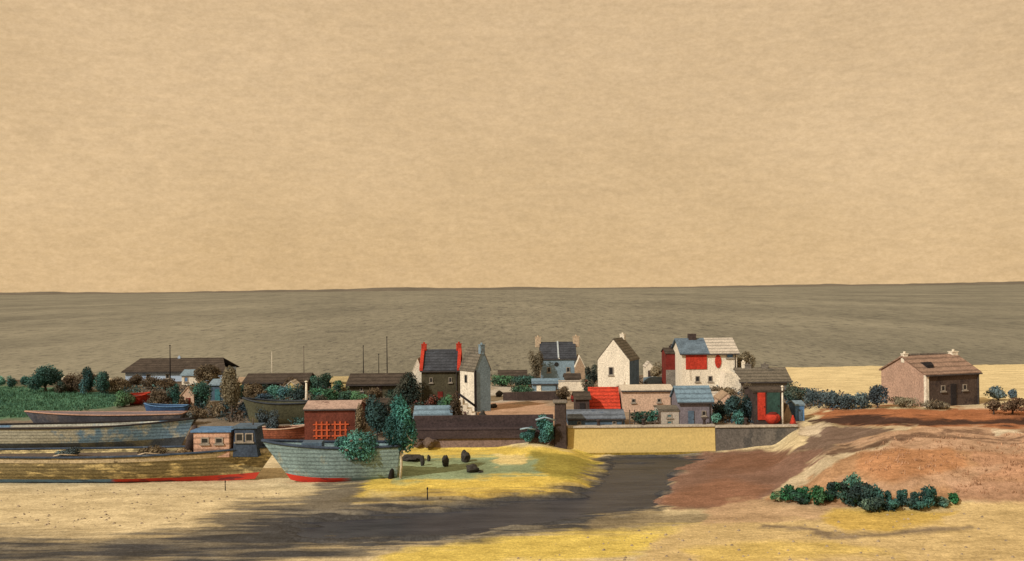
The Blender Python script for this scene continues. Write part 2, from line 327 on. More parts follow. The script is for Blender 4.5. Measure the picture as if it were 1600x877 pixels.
hb = MB(); xs = np.linspace(-7000, 7000, 300); hh = 14 + 44 * (fbm(xs * .0009, xs * 0 + 3.3, 90, 4) + .12) + 10 * fbm(xs * .01, xs * 0, 95)
hh = np.maximum(hh, 5)
hv = []
for x, h in zip(xs, hh): hv += [(x, 9000, -2), (x, 9150, h * .8), (x, 9400, h), (x, 10200, -2)]
hb.add(hv, [(4 * i + k, 4 * i + 4 + k, 4 * i + 5 + k, 4 * i + 1 + k) for i in range(299) for k in range(3)]); tag(hb.build('hills', hm, smooth=True), kind='structure')

# ------------------------------------------------------------------ plants
TRUNK = mat('bark', (88, 72, 56), .3, 2.); PALEBARK = mat('pale_bark', (206, 182, 140), .2, 1.5, c2=(150, 128, 100), amt=.3)
def leaves(center, rx, ry, rz, n, size, rgb, rgb2=None, seed=0, clumps=12, squash=.0, point=False):
    r_ = np.random.default_rng(seed)
    cc = r_.normal(size=(clumps, 3)); cc /= np.linalg.norm(cc, axis=1)[:, None]; cc *= (r_.uniform(.25, .72, clumps))[:, None]
    if point: cc[:, :2] *= (1 - .75 * np.clip(cc[:, 2:3], 0, 1)); 
    cr = r_.uniform(.36, .56, clumps); shade = r_.uniform(.62, 1.35, clumps); mixv = r_.uniform(0, 1, clumps)
    k = r_.integers(0, clumps, n); d = r_.normal(size=(n, 3)); d /= np.linalg.norm(d, axis=1)[:, None]; rad = r_.uniform(.35, 1.08, n) ** .5
    p = (cc[k] + d * (cr[k] * rad)[:, None]) * np.array([rx, ry, rz]) + np.array(center)
    p[:, 2] = np.maximum(p[:, 2], .03)
    a = r_.normal(size=(n, 3)); a += d * .0; a /= np.linalg.norm(a, axis=1)[:, None]; bb = np.cross(a, d + .3 * r_.normal(size=(n, 3))); bb /= np.linalg.norm(bb, axis=1)[:, None] + 1e-9
    s = (size * r_.uniform(.4, 1.5, n))[:, None]; a = a * s; bb = bb * s * .6
    V = np.stack([p - a, p + bb, p + a, p - bb], 1).reshape(-1, 3)
    tone = lambda q: (lambda a: (a * .86 + a.mean() * .14) * np.array([1.02, 1., .80]))(np.array(D(*q, k=1.55)))
    c1 = tone(rgb); c2 = tone(rgb2 or rgb)
    cl = (c1 * (1 - mixv[k])[:, None] + c2 * mixv[k][:, None]) * (shade[k] * r_.uniform(.82, 1.18, n))[:, None]
    me = bpy.data.meshes.new('crown'); me.vertices.add(4 * n); me.vertices.foreach_set('co', V.astype(np.float32).ravel())
    me.loops.add(4 * n); me.loops.foreach_set('vertex_index', np.arange(4 * n, dtype=np.int32)); me.polygons.add(n); me.polygons.foreach_set('loop_start', np.arange(0, 4 * n, 4, dtype=np.int32)); me.polygons.foreach_set('loop_total', np.full(n, 4, np.int32)); me.update(); me.validate()
    ca = me.color_attributes.new('Col', 'FLOAT_COLOR', 'POINT'); ca.data.foreach_set('color', np.repeat(np.concatenate([np.clip(cl, .004, .6), np.ones((n, 1))], 1), 4, 0).astype(np.float32).ravel())
    me.materials.append(LEAF); return me
SEED = [100]
def bush(label, x0, x1, top, base_, rgb, rgb2=None, cat='bush', name=None, group=None, trunk=None, low=.0, point=False, dens=1., Y=None, bark=None):
    SEED[0] += 1; cx = (x0 + x1) / 2
    p = G(cx, base_) if Y is None else None
    if Y is not None: p = at(cx, base_, Y); p.z = zg(p.x, Y) - .04
    s = p.y / F; W = (x1 - x0) * s; H = at(cx, top, p.y).z - p.z
    root = thing(name or ('tree' if trunk else 'bush'), label, cat, p, 0, group)
    t0 = trunk * H if trunk else .06 * H
    rz = (H - t0) / 2 * 1.06; zc = t0 + (H - t0) / 2
    W *= 1.13; rz *= 1.08
    n = int(min(11000, max(1200, 420 * W * H * dens)))
    me = leaves((0, 0, zc), W / 2 * 1.02, W / 2 * .95, rz, n, (.075 + .010 * W), rgb, rgb2, SEED[0], 11 if W < 3 else 18, point=point)
    o = bpy.data.objects.new('crown', me); COL.objects.link(o); o.parent = root
    mb = MB(); r0 = max(.06, .045 * W)
    r0 = min(r0, .3)
    if trunk: r0 = max(r0, .1)
    mb.tube([(0, 0, -.1), (.04 * W, 0, t0 * .6 + .1), (-.02 * W, 0, zc), (.03 * W, 0, zc + rz * (-.1 if point else .5))], [r0, r0 * .8, r0 * .55, r0 * .2])
    for k in range(4):
        a = k * 1.6 + SEED[0]; mb.tube([(0, 0, t0 + .15 * H), (.2 * W * math.cos(a), .2 * W * math.sin(a), zc), (.34 * W * math.cos(a), .34 * W * math.sin(a), zc + rz * (-.3 if point else .35))], [r0 * .5, r0 * .35, r0 * .12], 5)
    mb.build('trunk', bark or TRUNK, root, True); return root
DT, TE, GR, BR, BD, LT = (42, 62, 58), (52, 100, 92), (66, 104, 70), (84, 68, 52), (60, 74, 80), (92, 136, 118)

# ------------------------------------------------------------------ buildings
GUT = mat('iron_gutter', (70, 62, 54), .25)
FRAME = mat('window_frame_paint', (150, 134, 108), .2)
def box_part(name, m, par, *a, **k): return MB().box(*a).build(name, m, par, **k)
def window(par, x, z, w, h, y=0, pane=GLASS, frame=FRAME, arch=False):
    t = min(.1, w * .16); mb = MB(); d0, d1 = y - .07, y - .003
    mb.box(-w / 2, -w / 2 + t, d0, d1, 0, h).box(w / 2 - t, w / 2, d0, d1, 0, h).box(-w / 2 + t, w / 2 - t, d0, d1, 0, t).box(-w / 2 + t, w / 2 - t, d0, d1, h - t, h)
    o = mb.build('window', frame, par, loc=(x, 0, z))
    MB().box(-w / 2 + t, w / 2 - t, y - .035, y - .004, t, h - t).build('pane', pane, o); MB().box(-w / 2 - .1, w / 2 + .1, y - .16, y - .003, -.12, -.004).build('sill', frame, o); return o
def house(name, label, cat, x0, x1, base_, eave, ridge, depth, wallm, roofm, axis='x', rot=0, side=None, chim=(), wins=(), doors=(), over=.22, Y=None, group=None, chm=None, verge=None, roofsplit=None, hip=0, zb=None):
    cx = (x0 + x1) / 2
    if Y is None: p = G(cx, base_)
    else: p = at(cx, base_, Y); p.z = (zg(p.x, Y) if zb is None else zb) - .05
    Yd = p.y; s = Yd / F; W = (x1 - x0) * s; d = depth; root = thing(name, label, cat, p, rot, group)
    hE = at(cx, eave, Yd).z - p.z; hR = at(cx, ridge, Yd + (d / 2 if axis == 'x' else 0)).z - p.z
    hR = max(hR, hE + .25)
    wm = [wallm, side or wallm]
    if axis == 'x':
        prof = [(0, -.3), (d, -.3), (d, hE), (d / 2, hE + .01 if hip else hR), (0, hE)]; MB().prism(prof, -W / 2, W / 2, 'x', [1, 1, 0, 0, 0, 0, 0]).build('wall', wm, root)
        sl = (hR - hE) / (d / 2); o_ = over
        rp = lambda e: [(-o_, hE - sl * o_ + e), (d / 2, hR + e), (d + o_, hE - sl * o_ + e)]
        parts = roofsplit or [(0, 1, roofm)]; roofs = []
        for a, b_, rm in parts:
            xa = -W / 2 - (over if a == 0 else 0) + a * W; xb = -W / 2 + b_ * W + (over if b_ == 1 else 0)
            pr = rp(.17) + rp(.012)[::-1]
            mb = MB().prism(pr, xa, xb, 'x')
            if hip:
                n = len(pr)
                for i in (1, 4):
                    for q, sg in ((i, 1), (i + n, -1)):
                        vx = mb.v[q]; mb.v[q] = (vx[0] + sg * hip * W, vx[1], vx[2])
            roofs.append(mb.build('roof', rm, root))
        roof = roofs[0]; cpos = lambda t: (t * W / 2, d / 2, hR)
    else:
        prof = [(-W / 2, -.3), (W / 2, -.3), (W / 2, hE), (0, hR), (-W / 2, hE)]; MB().prism(prof, 0, d, 'y', [0, 0, 1, 1, 1, 1, 1]).build('wall', wm, root)
        sl = (hR - hE) / (W / 2); o_ = over
        rp = lambda e: [(-W / 2 - o_, hE - sl * o_ + e), (0, hR + e), (W / 2 + o_, hE - sl * o_ + e)]
        roof = MB().prism(rp(.16) + rp(.012)[::-1], -over * .4, d + over * .4, 'y').build('roof', roofm, root); cpos = lambda t: (0, d / 2 + t * d / 2, hR)
    if W > 3 and axis == 'x':
        gz = hE - sl * over - .02
        g_ = MB().box(-W / 2 - over, W / 2 + over, -over - .13, -over - .012, gz - .05, gz + .08).build('gutter', GUT, root)
        px_ = W / 2 - .25; MB().tube([(px_, -over - .07, gz - .05), (px_, -.09, gz - .35), (px_, -.09, .05)], .06, 6).build('downpipe', GUT, g_)
    for c in chim:                          # (place along the ridge -1..1, width, height above the ridge)
        t, w, h = c[:3]; x, y, z = cpos(t); cm = (c[3] if len(c) > 3 else chm) or wallm
        q = MB().box(x - w / 2, x + w / 2, y - w * .4, y + w * .4, z - .6, z + h).build('chimney', cm, roof, bevel=.03)
        MB().box(x - w * .55, x + w * .55, y - w * .45, y + w * .45, z + h + .002, z + h + .09).tube([(x, y, z + h + .08), (x, y, z + h + .30)], .13, 8).build('chimney_cap', cm, q)
    if verge:                               # coping stones that climb each gable
        for sg in (-1, 1):
            if axis == 'x':
                xa = sg * (W / 2 + over * .2); MB().prism([(-o_ * 1.2, hE - sl * o_ + .1), (-o_ * 1.2, hE - sl * o_ + .42), (d / 2, hR + .46), (d + o_, hE - sl * o_ + .42), (d + o_, hE - sl * o_ + .1), (d / 2, hR + .1)], xa - .2, xa + .2, 'x').build('verge', verge, root)
    for wx_, wy_, ww, wh, *rest in wins:
        window(root, (wx_ - cx) * s, at(cx, wy_ + wh / 2, Yd).z - p.z, ww * s, wh * s, pane=rest[0] if rest else GLASS)
    for dx_, dt, dw, db, dm in doors:
        z0 = at(cx, db, Yd).z - p.z; z1 = at(cx, dt, Yd).z - p.z; w = dw * s; x = (dx_ - cx) * s
        dd = MB().box(x - w / 2, x + w / 2, -.09, -.003, z0, z1).build('door', dm, root)
        MB().box(x + w * .32, x + w * .40, -.15, -.092, z0 + (z1 - z0) * .45, z0 + (z1 - z0) * .5).build('handle', GLASS, dd)
    root['_w'] = W; root['_he'] = hE; root['_hr'] = hR; root['_s'] = s
    return root
def clean(o):
    for k in ('_w', '_he', '_hr', '_s'):
        if k in o: del o[k]

white = mat('limewash', (230, 210, 170), .14, .8, c2=(182, 160, 124), amt=.36, s2=.9, st=(1.2, 1.2, .35))
bluew = mat('blue_grey_render', (124, 138, 134), .22, .9, c2=(150, 158, 150), amt=.3)
bluedk = mat('dark_blue_render_and_shade', (84, 98, 102), .25, .9, c2=(60, 70, 72), amt=.3)  # render colour; also paints the shaded side of the white gable house
slate = rowed('slate', (66, 66, 64), .3, var=.35, c2=(96, 102, 104), amt=.36, s2=.5)
greyroof = rowed('grey_lichen_roof', (112, 100, 78), .34, var=.25, c2=(88, 80, 64), amt=.4)
brownroof = rowed('dark_brown_roof', (76, 64, 50), .34, var=.35, c2=(104, 90, 70), amt=.35)
oliveb = mat('olive_brown_stone', (78, 70, 48), .35, .9, c2=(52, 44, 34), amt=.4)
darkb = mat('dark_brown_stone', (72, 58, 48), .35, .8, c2=(50, 42, 36), amt=.4)
red = mat('red_paint', (184, 58, 36), .22, .9, c2=(134, 44, 32), amt=.4, st=(1.3, 1.3, .5))
redtile = rowed('red_tiles', (198, 66, 40), .36, var=.24, c2=(150, 52, 34), amt=.4)
dkred = mat('dark_red_paint', (116, 40, 30), .25, .9, c2=(78, 34, 28), amt=.4)
pink = mat('pink_render', (204, 166, 128), .18, .7, c2=(164, 130, 102), amt=.35)
tan = mat('tan_stone', (166, 136, 100), .22, .9, c2=(132, 110, 84), amt=.35)
greys = mat('grey_stone', (124, 112, 92), .25, .9, c2=(96, 88, 74), amt=.4)
lilac = mat('lilac_grey_render', (122, 110, 104), .25, .8, c2=(90, 88, 92), amt=.4)
blueroof = rowed('pale_blue_roof', (116, 134, 134), .4, var=.2, c2=(96, 114, 118), amt=.3)
cream = rowed('cream_tiles', (198, 180, 148), .36, var=.14, c2=(176, 156, 124), amt=.3)
ochre = mat('ochre_render', (206, 176, 108), .15, .8)
rust = mat('rust_boards', (104, 54, 38), .4, .7, c2=(150, 68, 40), amt=.36, s2=.55)
orange = mat('orange_paint', (186, 84, 46), .3, 1.2)
green = mat('dark_green_paint', (50, 72, 58), .3, 1., c2=(38, 54, 46), amt=.4)
bluep = mat('blue_paint', (92, 122, 142), .25, 1., c2=(70, 92, 108), amt=.4)
teal = mat('teal_paint', (66, 112, 106), .25, 1., c2=(46, 82, 80), amt=.4)
black = mat('tarred_wood', (44, 38, 34), .3, 2.)
wood = mat('grey_wood', (96, 82, 66), .3, 2.5)

# ---- left background
house('farmhouse', 'long low farmhouse with dark sagging roof and pale blue walls behind the green meadow', 'house', 196, 350, 596, 579, 561, 8, mat('pale_blue_wash', (176, 186, 184), .2, .8, c2=(140, 158, 170), amt=.4), brownroof, hip=.10, over=.5, chim=((-.05, .5, .3),), wins=((232, 588, 7, 7), (262, 588, 6, 7), (318, 588, 6, 7)))
def pole(label, x, top, base_, r=.09, Y=None, m=wood, group=None, cat='pole', name='pole', tilt=0, yard=None):
    p = G(x, base_) if Y is None else at(x, base_, Y)
    if Y: p.z = zg(p.x, Y) - .1
    h = at(x, top, p.y).z - p.z; root = thing(name, label, cat, p, 0, group); root.rotation_euler = (0, tilt, 0)
    MB().tube([(0, 0, -.3), (0, 0, h * .5), (0, 0, h)], [r, r * .85, r * .6], 8).build('shaft', m, root, True)
    if yard: MB().tube([(-yard, 0, h * .86), (yard, 0, h * .9)], r * .5, 6).build('crossarm', m, root, True)
    else: MB().lathe([(.02, h), (r * 1.1, h + .06), (r * 1.1, h + .16), (.02, h + .24)], 8).build('cap', m, root, True)
    return root
pole('dark flagpole rising in front of the long farmhouse roof', 266, 541, 598, .11, m=black)
pole('tall dark mast, the tallest of the three behind the olive barn', 605, 528, 590, .09, Y=158, m=black, cat='mast', name='mast')
pole('slim dark mast at the left of three behind the olive barn', 568, 542, 590, .08, Y=157, m=black, cat='mast', name='mast')
pole('shortest dark mast, standing between two taller masts behind the barn', 592, 555, 590, .07, Y=159, m=black, cat='mast', name='mast')

bush('big round dark teal bush at the far edge of the green meadow', 48, 92, 573, 613, DT, TE)
bush('small dark bush just left of the big round one', 30, 47, 586, 604, DT, TE)
bush('little teal bush second from the left edge of the meadow', 8, 26, 589, 606, TE, DT)
bush('half hidden teal bush at the left end of the meadow edge', -14, 8, 588, 606, TE, LT)
GB = 'brown thorn bushes along the meadow'
bush('brown thorn bush next to the big round teal bush', 94, 126, 585, 613, BR, (62, 50, 42), group=GB)
bush('dark brown thorn bush below the perched teal bush', 118, 150, 583, 613, (66, 54, 44), BR, group=GB)
bush('low brown thorn bush in the middle of the meadow hedge', 146, 174, 590, 613, BR, group=GB)
bush('last brown thorn bush before the farmhouse wall', 166, 204, 590, 614, BR, (100, 86, 66), group=GB)
bush('teal bush topping the brown thorn hedge', 126, 147, 572, 592, (48, 84, 88), DT, Y=146)
bush('dark teal bush at the right of the brown thorn hedge', 150, 172, 580, 598, DT, TE, Y=146)
bush('dark brown bush under the left end of the farmhouse roof', 200, 226, 584, 606, (70, 58, 48), BR)
bush('dark bush beneath the pale farmhouse wall near the flagpole', 222, 252, 588, 608, (62, 54, 46), BR)
bush('brown bush right beside the farmhouse flagpole', 246, 272, 590, 610, BR)
house('cottage', 'tiny white cottage with blue shutters at the right of the farmhouse', 'cottage', 284, 308, 602, 587, 579, 4, white, bluew, wins=((291, 593, 6, 8, bluep),))
bush('dark brown leafless tree at the right end of the farmhouse', 306, 346, 568, 606, (80, 66, 52), (98, 84, 64), cat='tree', trunk=.25)
bush('tall narrow grey brown tree standing over the boats', 345, 378, 566, 654, (124, 110, 86), (104, 92, 72), cat='tree', trunk=.2)
bush('dark brown bush beside the red dinghy on the meadow edge', 234, 267, 609, 633, BR, (66, 56, 46))
bush('upright teal bush left of the pink gabled hut', 264, 284, 601, 633, TE, DT)
house('hut', 'pink gabled hut between two teal bushes', 'hut', 284, 303, 640, 617, 606, 4, pink, tan, axis='y', doors=((294, 622, 7, 640, dkred),))
bush('small brown bush in front of the pink gabled hut', 280, 294, 618, 642, (92, 76, 60), BR)
bush('broad ribbed teal shrub between pink hut and blue shed', 300, 333, 598, 638, (58, 104, 90), DT)
house('shed', 'square blue grey shed left of the tall grey brown tree', 'shed', 329, 351, 626, 602, 594, 4, bluedk, bluew, doors=((340, 608, 8, 626, teal),))
bush('dark blue shrub at the foot of the tall grey brown tree', 346, 370, 620, 648, (46, 72, 84), DT)
bush('teal bush right of the tall grey brown tree', 366, 386, 600, 624, TE, DT)
bush('low dark blue bush behind the trawler wheelhouse', 372, 402, 624, 652, BD, (44, 66, 80))
house('barn', 'dark brown barn left of the pale gatepost', 'barn', 384, 478, 614, 597, 585, 6, darkb, brownroof, over=.4, wins=((410, 605, 6, 6), (452, 605, 6, 6)))
house('shed', 'small ochre shed against the left end of the dark brown barn', 'shed', 372, 390, 608, 597, 591, 3, ochre, tan, doors=((381, 599, 6, 608, darkb),))
bush('brown bush under the ochre shed', 378, 412, 598, 626, BR, (104, 88, 66))
bush('light teal bush in front of the dark brown barn', 416, 438, 602, 624, LT, TE)
bush('teal bush crowding the right half of the dark brown barn', 432, 456, 600, 624, TE, (58, 92, 104))
bush('dark slate coloured bush beside the pale gatepost', 450, 480, 604, 630, DT, BD)
bush('deep blue bush rising over the olive hull', 400, 428, 614, 638, (46, 66, 90), DT)
pole('pale gatepost at the left end of the green hedge', 479, 598, 642, .2, m=white, cat='post', name='gatepost')
bush('tall dark green tree behind the green hedge', 490, 522, 583, 612, DT, (54, 78, 64), cat='tree', trunk=.12)
bush('pale teal bush left of the tall dark green tree', 482, 498, 589, 612, LT, TE)
bush('round dark bush in front of the yellow cottage', 518, 540, 594, 614, DT, GR)
GH = 'clipped bushes of the green hedge'
bush('bright green hedge bush next to the pale gatepost', 480, 510, 606, 628, (58, 104, 72), TE, group=GH)
bush('second hedge bush, deep green, above the rust red net store', 504, 534, 606, 629, GR, (50, 84, 62), group=GH)
bush('dark green hedge bush above the right side of rust red net store', 528, 554, 608, 632, (60, 92, 70), DT, group=GH)
bush('light green end bush of the hedge near the dark cypress', 548, 576, 611, 636, (82, 118, 84), GR, group=GH)
house('cottage', 'yellow cottage wall showing behind the green hedge', 'cottage', 518, 550, 612, 597, 590, 4, ochre, mat('straw_roof', (176, 152, 100), .2), wins=((528, 604, 4, 5), (542, 604, 4, 5)))
house('barn', 'long olive barn with dark roof left of the red gabled house', 'barn', 546, 664, 620, 600, 585, 7, oliveb, brownroof, over=.4, doors=((592, 603, 9, 620, darkb),), wins=((565, 608, 5, 6), (630, 608, 5, 6)))
bush('brown bush at the left door of the olive barn', 570, 598, 606, 630, (96, 80, 60), BR)
bush('dark green bush in front of the olive barn doors', 598, 626, 606, 634, (54, 66, 50), DT)
bush('speckled dark bush between olive barn and red gabled house', 620, 660, 584, 640, (62, 58, 48), DT)

house('hut', 'tiny cream hut among the teal bushes of the dark brown barn', 'hut', 446, 463, 618, 604, 597, 3, ochre, cream, axis='y', doors=((454, 607, 5, 617, darkb),))
house('hut', 'pale hut with grey door right of the tall grey brown tree', 'hut', 378, 394, 644, 632, 624, 3, white, greyroof, axis='y', doors=((386, 634, 5, 644, greys),))
bush('brown bush at the water side of the pink gabled hut', 300, 326, 634, 654, (100, 84, 66), BR)
bush('dusty brown bush left of the tall grey brown tree', 324, 350, 630, 652, BR, (112, 96, 76))
bush('blue grey bush spreading under the stern of the olive hulk', 398, 432, 634, 664, BD, (54, 62, 66))
bush('dark bush between wheelhouse and the rust red rowing boat', 414, 440, 646, 690, (56, 64, 70), BD)
bush('olive brown bush left of the deep blue dinghy', 178, 208, 612, 636, (76, 86, 62), GR)
bush('dark olive bush in front of the yellow cottage', 538, 560, 594, 616, (70, 72, 50), DT)
bush('dark brown bush over the right end of the dark brown barn', 440, 478, 590, 614, (66, 54, 44), BR)
bush('grey brown bush between net store and pointed cypress', 556, 574, 628, 690, (120, 104, 82), BR)
pole('faint slim mast over the dark brown barn', 475, 543, 592, .06, Y=158, m=wood, cat='mast', name='mast')
pole('short pale mast left of the faint one over the dark brown barn', 425, 552, 592, .06, Y=158, m=white, cat='mast', name='mast')
house('hut', 'low grey hut half hidden between olive barn and the pointed cypress', 'hut', 580, 606, 648, 632, 624, 3, greys, brownroof, doors=((590, 634, 6, 648, darkb),))
bush('brown bush left of the low grey hut', 556, 582, 616, 650, (92, 74, 56), BR)
bush('tan bush in front of the low grey hut', 586, 614, 640, 662, (134, 114, 88), BR)
bush('dark teal bush behind the tall teal cypress', 606, 634, 612, 648, DT, (66, 62, 50))
bush('dark brown bush left of the blue roofed shed', 628, 652, 632, 668, (70, 58, 48), BR)
bush('dark bush behind the rust red net store roof', 486, 512, 616, 640, (76, 64, 52), DT)
bush('muddy brown bush right of the red dinghy stern', 228, 250, 622, 642, (92, 78, 62), (70, 66, 56))
bush('low slate bush right of the deep blue dinghy', 286, 312, 640, 664, (70, 78, 80), BR)
bush('dark bush between cream hut and ochre shed', 404, 424, 590, 614, (72, 62, 50), DT)
bush('small dark teal bush left of the brown thorn hedge', 84, 104, 596, 616, DT, BR)
house('hut', 'grey hut with brown roof behind the low dark hedges', 'hut', 780, 822, 598, 588, 580, 4, greys, brownroof, wins=((795, 592, 6, 5), (810, 592, 6, 5)))
house('shed', 'small dark brown shed behind the yard wall of the blue lean-to', 'shed', 884, 906, 606, 592, 585, 3, darkb, brownroof)
bush('dark green bush above the dark brown field wall', 800, 834, 600, 616, DT, GR)
bush('brown bush at the right end of the field wall', 866, 892, 604, 626, BR, (70, 60, 48))
bush('grey brown scrub behind the red tiled cottage', 908, 928, 590, 620, (98, 84, 66), DT)
house('shed', 'low grey shed with pale roof left of the brown scrub mound', 'shed', 1096, 1124, 640, 622, 614, 3, greys, cream, Y=122)
bush('blue grey bush between lilac shed and two dark trees', 1112, 1140, 626, 656, (70, 84, 88), DT)
bush('dark scrub under the long low grey house', 1156, 1184, 596, 620, (84, 74, 58), BR)
bush('dark olive bush at the right corner of the red door shed roof', 1222, 1244, 600, 626, (78, 74, 56), DT)
# ---- houses of the village
h1 = house('gabled_house', 'dark slate house with bright red gable copings', 'house', 659, 717, 634, 579, 548, 6, oliveb, slate, chim=((-.96, .62, .75, red), (.96, .62, .75, red)), verge=red, over=.15, wins=((674, 594, 5, 8, GLASS), (704, 594, 5, 8, GLASS)), doors=((688, 612, 8, 638, dkred),)); clean(h1)
house('lean_to', 'small white lean-to on the left side of the red gabled house', 'outbuilding', 644, 661, 606, 583, 563, 4, white, white, axis='y', over=.05, Y=123)
bush('red flowering shrub by the door of the dark slate house', 664, 684, 614, 644, (112, 52, 40), DT)
bush('dark green shrub against the dark slate house wall', 684, 706, 618, 644, DT, GR)
bush('brownish red shrub at the right corner of the dark slate house', 702, 718, 612, 642, (108, 56, 42), (70, 60, 48))
h1b = house('narrow_house', 'narrow house with white side and tall blue gable end', 'house', 741, 769, 643, 577, 546, 3.3, bluew, greyroof, axis='y', rot=34, side=white, chim=((-.88, .6, .45, bluew),), over=.12); 
W = h1b['_w']; hE = h1b['_he']
wo = MB().box(-.03, .0, -.3, .3, 0, .95).build('window', FRAME, h1b, loc=(-W / 2 - .003, 2.0, hE * .66)); MB().box(-.05, -.031, -.22, .22, .08, .87).build('pane', GLASS, wo)
MB().box(-W / 2 - .1, -W / 2 + .1, -.1, .1, -.2, hE * .98).build('corner_post', black, h1b); clean(h1b)
p = G(728, 650); s = p.y / F
st = thing('outside_stair', 'white outside stair with dark sloping handrail below the narrow house', 'stair', p)
MB().prism([(-13 * s, 0), (17 * s, 0), (17 * s, .35), (9 * s, .35), (9 * s, .8), (2 * s, .8), (2 * s, 1.25), (-5 * s, 1.25), (-5 * s, 1.8), (-13 * s, 1.8)], 0, 1.4, 'y').build('steps', white, st)
MB().tube([(-11 * s, -.1, 2.5), (16 * s, -.1, 1.05)], .13).tube([(-11 * s, -.1, .02), (-11 * s, -.1, 2.5)], .07).tube([(16 * s, -.1, .02), (16 * s, -.1, 1.05)], .07).build('handrail', black, st, True)
house('shed', 'low shed with blue grey roof in front of the dark slate house', 'shed', 646, 705, 668, 657, 636, 5, bluew, blueroof, over=.1, wins=((690, 662, 6, 5),))
bush('dark brown bush at the right end of the blue roofed shed', 700, 724, 618, 664, (60, 50, 42), BR)
GHD = 'low dark hedges between the village houses'
bush('low dark hedge right of the blue gable', 764, 802, 587, 604, (48, 66, 54), GR, group=GHD)
bush('low green hedge leading to the slate blue house', 798, 846, 589, 605, (46, 62, 52), TE, group=GHD)
def wall(label, x0, x1, top, base_, m, th=.5, name='garden_wall', cat='wall', coping=None, Y=None):
    cx = (x0 + x1) / 2; p = G(cx, base_) if Y is None else at(cx, base_, Y)
    if Y: p.z = zg(p.x, Y) - .05
    s = p.y / F; h = at(cx, top, p.y).z - p.z; w = (x1 - x0) * s; root = thing(name, label, cat, p)
    mb = MB(); n = max(3, int(w / 1.2)); r2 = random.Random(int(x0))
    prof = [(-w / 2, -.4)] + [(w / 2, -.4)] + [(w / 2 - w * i / n, h * (1 - .1 * r2.random())) for i in range(n + 1)]
    mb.prism(prof, 0, th, 'y'); mb.build('wall', m, root)
    if coping: MB().box(-w / 2 - .05, w / 2 + .05, -.06, th + .06, h + .003, h + .12).build('coping', coping, root)
    return root
wall('dark brown field wall below the slate blue house', 786, 886, 612, 626, darkb)
h2 = house('slate_blue_house', 'slate blue house with split dark roof and two tall chimneys', 'house', 845, 901, 598, 561, 536, 6, bluew, slate, chim=((-1.1, .85, .85, mat('pale_tan_stone', (190, 162, 122), .2)), (1.06, .95, .9, mat('pale_tan_stone', (190, 162, 122), .2))), over=.06, side=tan, wins=((858, 578, 6, 8), (888, 578, 6, 8)))
W, hE, hR = h2['_w'], h2['_he'], h2['_hr']; ov = MB()
MB().lathe([(.05, 0), (.32, .0), (.32, .05), (.05, .05)], 16).build('round_window', GLASS, h2, loc=(-.3, -.004, hE - .8)).rotation_euler = (R(90), 0, 0)
MB().box(.0, .18, -.1, .0, 0, .12).build('gutter_bracket', white, h2, loc=(0, 0, hE))
sl = (hR - hE) / 3.0; MB().prism([(-.1, hE + .1), (-.1, hE + .26), (3.0, hR + .28), (3.0, hR + .12)], -.1, .12, 'x').build('roof_divide', mat('pale_lead', (176, 176, 160), .1), h2)
clean(h2)
house('stepped_annex', 'tan stepped annex on the right side of the slate blue house', 'outbuilding', 899, 914, 599, 574, 558, 5, tan, white, axis='y', over=.05)
bush('grey tree standing in for the shadow left of the slate blue house', 826, 848, 546, 600, (104, 92, 72), (84, 74, 60), cat='tree', trunk=.2, dens=.6)  # tree shape added in place of a patch of shadow beside the house
house('lean_to', 'low blue lean-to below the slate blue house', 'outbuilding', 832, 872, 611, 600, 593, 3, bluew, blueroof, over=.1, doors=((842, 602, 7, 611, white),))
wall('whitewashed yard wall right of the low blue lean-to', 873, 914, 596, 611, white, coping=cream)
bush('dark bush squeezed between slate blue house and white gable', 915, 934, 571, 604, (62, 54, 46), DT)
# red marker post
p = G(917, 616); s = p.y / F
mk = thing('marker_post', 'slim red marker post standing beside the yard wall', 'post', p)
MB().lathe([(.12, -.1), (.2, .15), (.34, .8), (.34, 1.15), (.2, 1.45)], 12).build('body', red, mk, True)
MB().lathe([(.19, 1.452), (.24, 1.62), (.2, 1.8), (.03, 1.9)], 12).build('knob', red, mk, True)
h3 = house('white_gable_house', 'whitewashed house with steep gable and one small window', 'house', 933, 985, 610, 563, 531, 4.3, white, greyroof, axis='y', rot=-24, side=bluedk, chim=((.9, .65, .5, white),), over=.1, wins=((955, 580, 8, 13),)); clean(h3)  # right wall is white too; its shade is painted as dark blue
house('cottage', 'low cottage with bright red tiled roof below the white gable', 'cottage', 923, 968, 645, 639, 607, 4.4, greys, redtile, over=.12, doors=((955, 640, 6, 645, darkb),))
house('shed', 'dark brown shed left of the red tiled cottage', 'shed', 900, 921, 650, 624, 614, 4, darkb, brownroof, doors=((910, 630, 8, 650, black),))
p = G(897, 628); br = thing('barrel', 'small dark red barrel beside the dark brown shed', 'barrel', p)
MB().lathe([(.3, 0), (.4, .35), (.42, .5), (.4, .65), (.3, 1.0)], 14).build('staves', dkred, br, True); MB().lathe([(.405, .3), (.43, .3), (.43, .38), (.405, .38)], 14).build('hoop', black, br, True)
house('hut', 'little white hut with a pale roof right of the white gable', 'hut', 1009, 1021, 592, 574, 567, 3, white, cream, axis='y', over=.08, doors=((1015, 579, 5, 590, darkb),))
bush('grey brown bush beside the little white hut', 1014, 1036, 569, 596, (128, 112, 88), (96, 84, 68))
wall('pale blue yard wall between white gable and red shuttered house', 1006, 1050, 589, 600, bluew)
house('long_shed', 'long pink walled shed with a flat pale top', 'shed', 972, 1052, 644, 611, 603, 5, pink, mat('pale_flat_roof', (206, 186, 150), .12), over=.1, wins=((990, 626, 6, 6), (1030, 626, 6, 6)))
